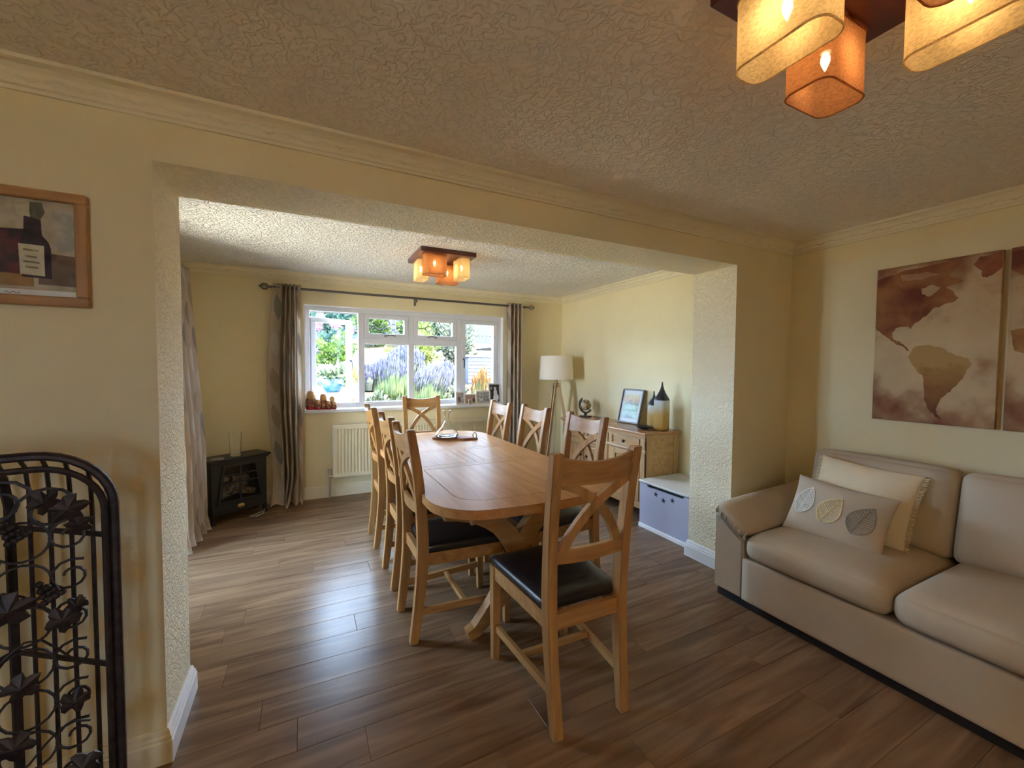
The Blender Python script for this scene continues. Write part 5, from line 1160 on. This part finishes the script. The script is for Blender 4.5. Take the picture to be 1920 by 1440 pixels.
def leafmat(name, c1, c2, scale=5, tr=0.35):
    m = mat(name, c1, 0.6, spec=0.25); t_ = m.node_tree
    noisy(m, c1, c2, scale, 3, None, 0.35, 0.65)
    b = bsdf(m); cr = b.inputs['Base Color'].links[0].from_socket
    tl = N(m, 'ShaderNodeBsdfTranslucent'); mx = N(m, 'ShaderNodeMixShader'); mx.inputs[0].default_value = tr
    L(m, cr, tl.inputs['Color']); L(m, b.outputs[0], mx.inputs[1]); L(m, tl.outputs[0], mx.inputs[2]); L(m, mx.outputs[0], t_.nodes['Material Output'].inputs['Surface'])
    return m
rg = random.Random(21)
def leaves(bm, c, rad, n, sz, up=0.3, shell=0.55):
    c = Vector(c)
    for _ in range(n):
        d = Vector((rg.gauss(0, 1), rg.gauss(0, 1), rg.gauss(0, 1))).normalized(); r_ = shell + (1-shell)*rg.random()
        p = c + Vector((d.x*rad[0], d.y*rad[1], d.z*rad[2]))*r_*(0.85+0.3*math.sin(d.x*5+d.z*7+c.x))
        a = (d + Vector((rg.uniform(-.8, .8), rg.uniform(-.8, .8), rg.uniform(-.3, .8)+up))).normalized(); s_ = a.cross(Vector((rg.uniform(-1, 1), rg.uniform(-1, 1), rg.uniform(-1, 1)))).normalized(); q = sz*rg.uniform(0.7, 1.3)
        v = [bm.verts.new(p), bm.verts.new(p+a*q*0.5+s_*q*0.32), bm.verts.new(p+a*q), bm.verts.new(p+a*q*0.5-s_*q*0.32)]
        bm.faces.new(v)
def stems(bm, x, y, z, h, r, k=6):
    for i in range(k):
        a = i*2*PI/k; tube(bm, [(x, y, z), (x+r*0.4*math.cos(a), y+r*0.4*math.sin(a), z+h*0.4), (x+r*math.cos(a), y+r*math.sin(a), z+h*0.75)], [0.02, 0.014, 0.006], 5)
M_stem = mat('stem', (0.12, 0.09, 0.05), 0.8)
def bush(name, label, cat, x, y, rx, rz, n, sz, m, group=None, ry=None, zc=None, shell=0.5):
    z0 = gz(y); t = thing(name, label, cat, (x, y, z0), 0, group)
    zc = rz*0.85 if zc is None else zc
    bm = new_bm(); leaves(bm, (0, 0, zc), (rx, ry or rx, rz), n, sz, shell=shell); link('foliage', bm, m, t)
    bm = new_bm(); stems(bm, 0, 0, -0.05, zc+rz*0.4, rx*0.6); link('stem', bm, M_stem, t, True); return t
G1 = leafmat('fresh_green', (0.0187, 0.0451, 0.0058), (0.0562, 0.0862, 0.0152)); G2 = leafmat('yellow_green', (0.0410, 0.0598, 0.0094), (0.0937, 0.0973, 0.0223)); G3 = leafmat('deep_green', (0.0094, 0.0282, 0.0058), (0.0299, 0.0562, 0.0130))
G4 = leafmat('silver_green', (0.0393, 0.0473, 0.0290), (0.0696, 0.0741, 0.0540)); G5 = leafmat('teal_green', (0.0112, 0.0357, 0.0282), (0.0317, 0.0621, 0.0487))
bush('round_shrub', 'rounded bright green shrub behind the blue pot, seen through the open casement', 'shrub', 0.545, 9.0, 0.40, 0.52, 2600, 0.075, G1)
bush('hydrangea', 'shrub with pink flower heads in front of the dark fence at the left', 'shrub', 0.75, 13.0, 0.62, 0.42, 1400, 0.10, G5, zc=0.28)
M_pink = leafmat('pink_petal', (0.1313, 0.0299, 0.0786), (0.1593, 0.0786, 0.1161)); hy = [o for o in bpy.data.objects if o.name == 'hydrangea'][0]
for dx, dz, r_ in ((0.06, 0.78, 0.14), (-0.42, 0.72, 0.12), (0.40, 0.62, 0.10)):
    bm = new_bm(); leaves(bm, (dx, -0.4, dz), (r_, r_, r_*0.8), 260, 0.05, shell=0.8); link('flower_head', bm, M_pink, hy)
# lavender and grasses in the bed
M_lav = leafmat('lavender_bloom', (0.0536, 0.0513, 0.0848), (0.0982, 0.0982, 0.1384), 9); M_lavg = leafmat('lavender_leaf', (0.0674, 0.0786, 0.0598), (0.0973, 0.1049, 0.0826), 8); M_gra = leafmat('grass_blade', (0.0375, 0.0639, 0.0152), (0.0901, 0.1049, 0.0487), 6)
def spiky(name, label, cat, x, y, h, spread, n, m, bloom=None, z=None, lean=(0, 0), wid=0.012, bl=0.75):
    z0 = gz(y)-0.02 if z is None else z; t = thing(name, label, cat, (x, y, z0)); bm = new_bm(); bb = new_bm()
    for _ in range(n):
        a = rg.uniform(0, 2*PI); k = rg.random()**0.7; hh = h*rg.uniform(0.55, 1.12)*(1-0.35*k); d = Vector((math.cos(a)*k*spread+lean[0]*hh, math.sin(a)*k*spread+lean[1]*hh, hh)); b0 = Vector((math.cos(a)*k*spread*0.8, math.sin(a)*k*spread*0.8, 0)); mid = b0*0.6 + d*0.5 + Vector((0, 0, hh*0.12)); s_ = Vector((-math.sin(a+rg.uniform(-1, 1)), math.cos(a), 0)).normalized()*wid
        p = [b0-s_, b0+s_, mid+s_*0.8, d, mid-s_*0.8]; vs = [bm.verts.new(q) for q in p]; bm.faces.new((vs[0], vs[1], vs[2], vs[4])); bm.faces.new((vs[4], vs[2], vs[3]))
        if bloom and rg.random() < bl:
            dr_ = (d-mid).normalized(); q0 = d-dr_*0.05; w_ = 0.016
            f = [bb.verts.new(q0), bb.verts.new(q0+dr_*0.05+s_.normalized()*w_), bb.verts.new(q0+dr_*0.13), bb.verts.new(q0+dr_*0.05-s_.normalized()*w_)]; bb.faces.new(f)
            w2 = dr_.cross(s_.normalized())*w_; f = [bb.verts.new(q0), bb.verts.new(q0+dr_*0.05+w2), bb.verts.new(q0+dr_*0.13), bb.verts.new(q0+dr_*0.05-w2)]; bb.faces.new(f)
    link('blades', bm, m, t)
    if bloom: link('flower_spikes', bb, bloom, t)
    else: bb.free()
    return t
spiky('lavender', 'lavender clump behind the spiky grass, in the left middle pane', 'lavender', 1.50, 8.35, 0.62, 0.40, 900, M_lavg, M_lav)
spiky('lavender', 'tall lavender clump rising behind the middle mullion', 'lavender', 2.02, 9.25, 0.80, 0.40, 900, M_lavg, M_lav)
spiky('lavender', 'lavender clump leaning right in the right middle pane', 'lavender', 2.12, 7.75, 0.60, 0.36, 800, M_lavg, M_lav, lean=(0.25, 0))
spiky('grass_clump', 'bright green spiky grass clump low in the left middle pane', 'grass', 1.36, 7.2, 0.56, 0.32, 700, M_gra, wid=0.010)
spiky('grass_clump', 'bright green spiky grass clump low in the right middle pane', 'grass', 1.84, 6.75, 0.50, 0.28, 600, M_gra, wid=0.010)
bush('silver_plant', 'low silvery plant at the foot of the window bed', 'plant', 0.98, 6.72, 0.20, 0.18, 600, 0.06, G4)
bush('silver_plant', 'pale silver plant at the right of the lavender', 'plant', 2.36, 6.85, 0.18, 0.22, 700, 0.06, G4)
spiky('lavender', 'low lavender clump in front at the far left of the middle panes', 'lavender', 1.06, 8.30, 0.46, 0.22, 500, M_lavg, M_lav, bl=0.5)
spiky('lavender', 'short pale lavender clump beside the right mullion', 'lavender', 2.62, 8.3, 0.52, 0.30, 600, M_lavg, M_lav, bl=0.5)
spiky('grass_clump', 'yellowing spiky grass clump between the two green clumps', 'grass', 1.64, 7.55, 0.48, 0.18, 400, M_gra, wid=0.010, bl=0)
bush('silver_plant', 'small silver plant between the green grass clumps', 'plant', 1.56, 6.56, 0.13, 0.15, 450, 0.06, G4)
bush('silver_plant', 'small silver plant under the grass at the left middle pane', 'plant', 1.30, 6.62, 0.12, 0.15, 400, 0.05, G4)
bush('silver_plant', 'small silver plant low at the right edge of the right middle pane', 'plant', 2.12, 6.56, 0.11, 0.16, 450, 0.05, G4)
bush('golden_shrub', 'yellow green shrub behind the lavender in the right middle pane', 'shrub', 2.50, 10.6, 0.66, 0.50, 2200, 0.09, G2)
bush('pale_shrub', 'pale leaved shrub in the right window light', 'shrub', 3.75, 11.0, 0.62, 0.75, 2000, 0.10, G4)
bush('golden_shrub', 'yellow green shrub near the pale shrub in the right window light', 'shrub', 3.25, 13.3, 0.55, 0.55, 1500, 0.10, G2)
spiky('montbretia', 'tall yellow green plant with orange flowers in front of the grey chest', 'plant', 2.74, 6.62, 0.78, 0.20, 420, leafmat('montbretia_leaf', (0.0674, 0.0674, 0.0187), (0.1161, 0.1049, 0.0410)), leafmat('orange_petal', (0.1406, 0.0487, 0.0112), (0.1500, 0.0786, 0.0264)), wid=0.014, bl=0.3)
for k, (x, y, rx, rz, m, lb) in enumerate(((2.22, 15.5, 0.60, 0.95, G1, 'green hedge bush seen through the left top light'), (3.65, 15.2, 0.62, 0.85, G1, 'green hedge bush seen through the right top light'), (4.95, 15.6, 0.6, 0.8, G3, 'dark hedge bush behind the pale shrub'), (1.05, 16.0, 0.52, 0.75, G5, 'teal green hedge bush in front of the fence behind the pink flowers'), (-0.15, 15.8, 0.5, 0.7, G5, 'teal green hedge bush at the left end of the fence'))):
    bush('hedge_bush', lb, 'hedge', x, y, rx, rz, 1800, 0.15, m, 'hedge bushes along the back fence', zc=rz*0.85)
# fence boards at the top of the garden
M_fence = mat('blue_grey_fence', (0.055, 0.085, 0.115), 0.7); noisy(M_fence, (0.0024, 0.0044, 0.0065), (0.0051, 0.0076, 0.0099), 12)
fnc = thing('garden_fence', 'dark blue grey vertical board fence at the top of the garden', 'fence', (4, 17.6, gz(17.6)))
bmf = new_bm(); box(bmf, -0.085, 0.085, -0.012, 0.012, -0.2, 1.55, 0.006, 1); mf = bpy.data.meshes.new('fence_board'); bmf.to_mesh(mf); bmf.free(); mf.materials.append(M_fence)
for k in range(62):
    o = bpy.data.objects.new('fence_board', mf); COL.objects.link(o); o.parent = fnc; o.location = (-5.5+k*0.185, 0.01*(k % 2), rg.uniform(-.02, .02))
for z in (0.3, 1.2):
    bm = new_bm(); box(bm, -5.6, 6.0, 0.02, 0.07, z, z+0.08); link('fence_rail', bm, M_fence, fnc)
# white stone wall top with the blue pot
M_stone = mat('white_stone', (0.72, 0.69, 0.64), 0.8); noisy(M_stone, (0.1153, 0.1097, 0.1004), (0.1451, 0.1414, 0.1339), 9)
wl = thing('stone_wall', 'low white stone wall with flat coping under the blue pot', 'wall', (0.15, 7.55, 0)); wl['kind'] = 'thing'
bm = new_bm(); box(bm, -0.95, 0.68, -0.42, 0.42, -0.1, 0.90); link('wall_body', bm, M_stone, wl)
for k in range(3):
    bm = new_bm(); box(bm, -0.99+k*0.57, -0.99+k*0.57+0.563, -0.47, 0.47, 0.90, 0.965, 0.01); link('coping_stone', bm, M_stone, wl)
t = thing('blue_pot', 'round glazed blue garden pot planted with broad leaves', 'pot', (0.43, 7.62, 0.965))
M_glz = mat('blue_glaze', (0.03, 0.30, 0.52), 0.15); g_ = N(M_glz, 'ShaderNodeTexCoord'); s_ = N(M_glz, 'ShaderNodeSeparateXYZ'); L(M_glz, g_.outputs['Generated'], s_.inputs[0])
w_ = N(M_glz, 'ShaderNodeTexNoise'); w_.inputs['Scale'].default_value = 12; L(M_glz, g_.outputs['Object'], w_.inputs['Vector']); a_ = N(M_glz, 'ShaderNodeMath', operation='MULTIPLY_ADD'); a_.inputs[1].default_value = 0.7; L(M_glz, w_.outputs['Fac'], a_.inputs[0]); L(M_glz, s_.outputs['Z'], a_.inputs[2])
cr = N(M_glz, 'ShaderNodeValToRGB'); cr.color_ramp.elements[0].position = 0.4; cr.color_ramp.elements[0].color = (0.035, 0.105, 0.135, 1); cr.color_ramp.elements[1].position = 0.95; cr.color_ramp.elements[1].color = (0.02, 0.05, 0.07, 1); e = cr.color_ramp.elements.new(0.7); e.color = (0.004, 0.06, 0.14, 1)
L(M_glz, a_.outputs[0], cr.inputs[0]); L(M_glz, cr.outputs[0], bsdf(M_glz).inputs['Base Color'])
bm = new_bm(); lathe(bm, [(0, 0), (0.10, 0), (0.15, 0.05), (0.178, 0.12), (0.172, 0.19), (0.158, 0.225), (0.168, 0.235), (0.150, 0.235), (0.145, 0.20), (0, 0.19)], 28); fixn(bm); link('pot', bm, M_glz, t, True)
bm = new_bm(); leaves(bm, (0, 0, 0.30), (0.24, 0.22, 0.13), 200, 0.13, shell=0.4); link('foliage', bm, leafmat('hosta', (0.0562, 0.0901, 0.0410), (0.1125, 0.1313, 0.0862)), t)
t = thing('planter', 'pale green tapered pot with a yellow flowering plant right of the blue pot', 'pot', (0.735, 7.25, 0.965))
bm = new_bm(); lathe(bm, [(0, 0), (0.05, 0), (0.07, 0.16), (0.075, 0.165), (0.065, 0.165), (0, 0.15)], 18); fixn(bm); link('pot', bm, mat('celadon', (0.16, 0.21, 0.19), 0.3), t, True)
bm = new_bm(); leaves(bm, (0, 0, 0.28), (0.12, 0.12, 0.16), 260, 0.05); link('foliage', bm, leafmat('yellow_bloom', (0.1161, 0.0901, 0.0152), (0.1388, 0.1125, 0.0375)), t)
t = thing('terracotta_pot', 'small terracotta pot just outside the gap of the open casement', 'pot', (0.545, 5.75, 0.885))
bm = new_bm(); lathe(bm, [(0, 0), (0.055, 0), (0.075, 0.10), (0.082, 0.10), (0.084, 0.13), (0.074, 0.13), (0, 0.11)], 20); fixn(bm); link('pot', bm, mat('terracotta', (0.14, 0.04, 0.02), 0.7), t, True)
t = thing('slatted_bench', 'slatted white garden bench carrying the terracotta pot outside the window', 'bench', (0.35, 5.75, -0.12))
for k in range(4):
    bm = new_bm(); box(bm, -0.5, 0.5, -0.16+k*0.085, -0.16+k*0.085+0.07, 0.975, 1.003, 0.004); link('slat', bm, M_white, t)
for sx3 in (-0.45, 0.45):
    for sy3 in (-0.13, 0.13):
        bm = new_bm(); box(bm, sx3-0.025, sx3+0.025, sy3-0.025, sy3+0.025, 0.0, 0.976); link('leg', bm, M_white, t)
# grey rattan chest, canopy and logs at the right
M_rat = mat('grey_rattan', (0.032, 0.036, 0.060), 0.6)
t = thing('storage_chest', 'grey slatted garden storage chest in the right window light', 'chest', (3.62, 8.9, gz(8.9)-0.05), -0.1)
bm = new_bm(); box(bm, -0.33, 0.33, -0.25, 0.25, 0, 0.62); link('chest_body', bm, M_rat, t)
for k in range(7):
    bm = new_bm(); box(bm, -0.345, 0.345, -0.268, -0.25, 0.05+k*0.08, 0.05+k*0.08+0.062, 0.005); link('slat', bm, M_rat, t)
bm = new_bm(); box(bm, -0.37, 0.37, -0.29, 0.28, 0.62, 0.665, 0.01); link('lid', bm, mat('pale_grey', (0.10, 0.10, 0.11), 0.6), t)
t = thing('garden_canopy', 'sloping grey garden canopy on posts above the storage chest', 'canopy', (4.80, 9.80, gz(9.8)))
bm = new_bm(); prism(bm, [(-0.75, 0.70), (-0.70, 0.66), (0.9, 0.66), (0.9, 1.02), (0.35, 1.02)], lambda p: (p[0], -0.5, p[1]), lambda p: (p[0], 0.5, p[1])); fixn(bm); link('canopy_cover', bm, mat('grey_canvas', (0.04, 0.045, 0.055), 0.8), t)
for x in (-0.6, 0.8):
    for y in (-0.45, 0.45):
        bm = new_bm(); box(bm, x-0.03, x+0.03, y-0.03, y+0.03, -0.1, 0.66); link('post', bm, M_white, t)
t = thing('terracotta_trough', 'terracotta trough outside behind the tallest photo frame', 'trough', (3.32, 7.0, gz(7.0)-0.05), 0.2)
bm = new_bm(); prism(bm, [(-0.22, 0), (0.22, 0), (0.27, 0.30), (-0.27, 0.30)], lambda p: (p[0], -0.14, p[1]), lambda p: (p[0], 0.14, p[1])); fixn(bm); link('trough', bm, mat('terracotta_pale', (0.14, 0.055, 0.03), 0.7), t)
bm = new_bm(); box(bm, -0.24, 0.24, -0.11, 0.11, 0.28, 0.302); link('soil', bm, M_stem, t)
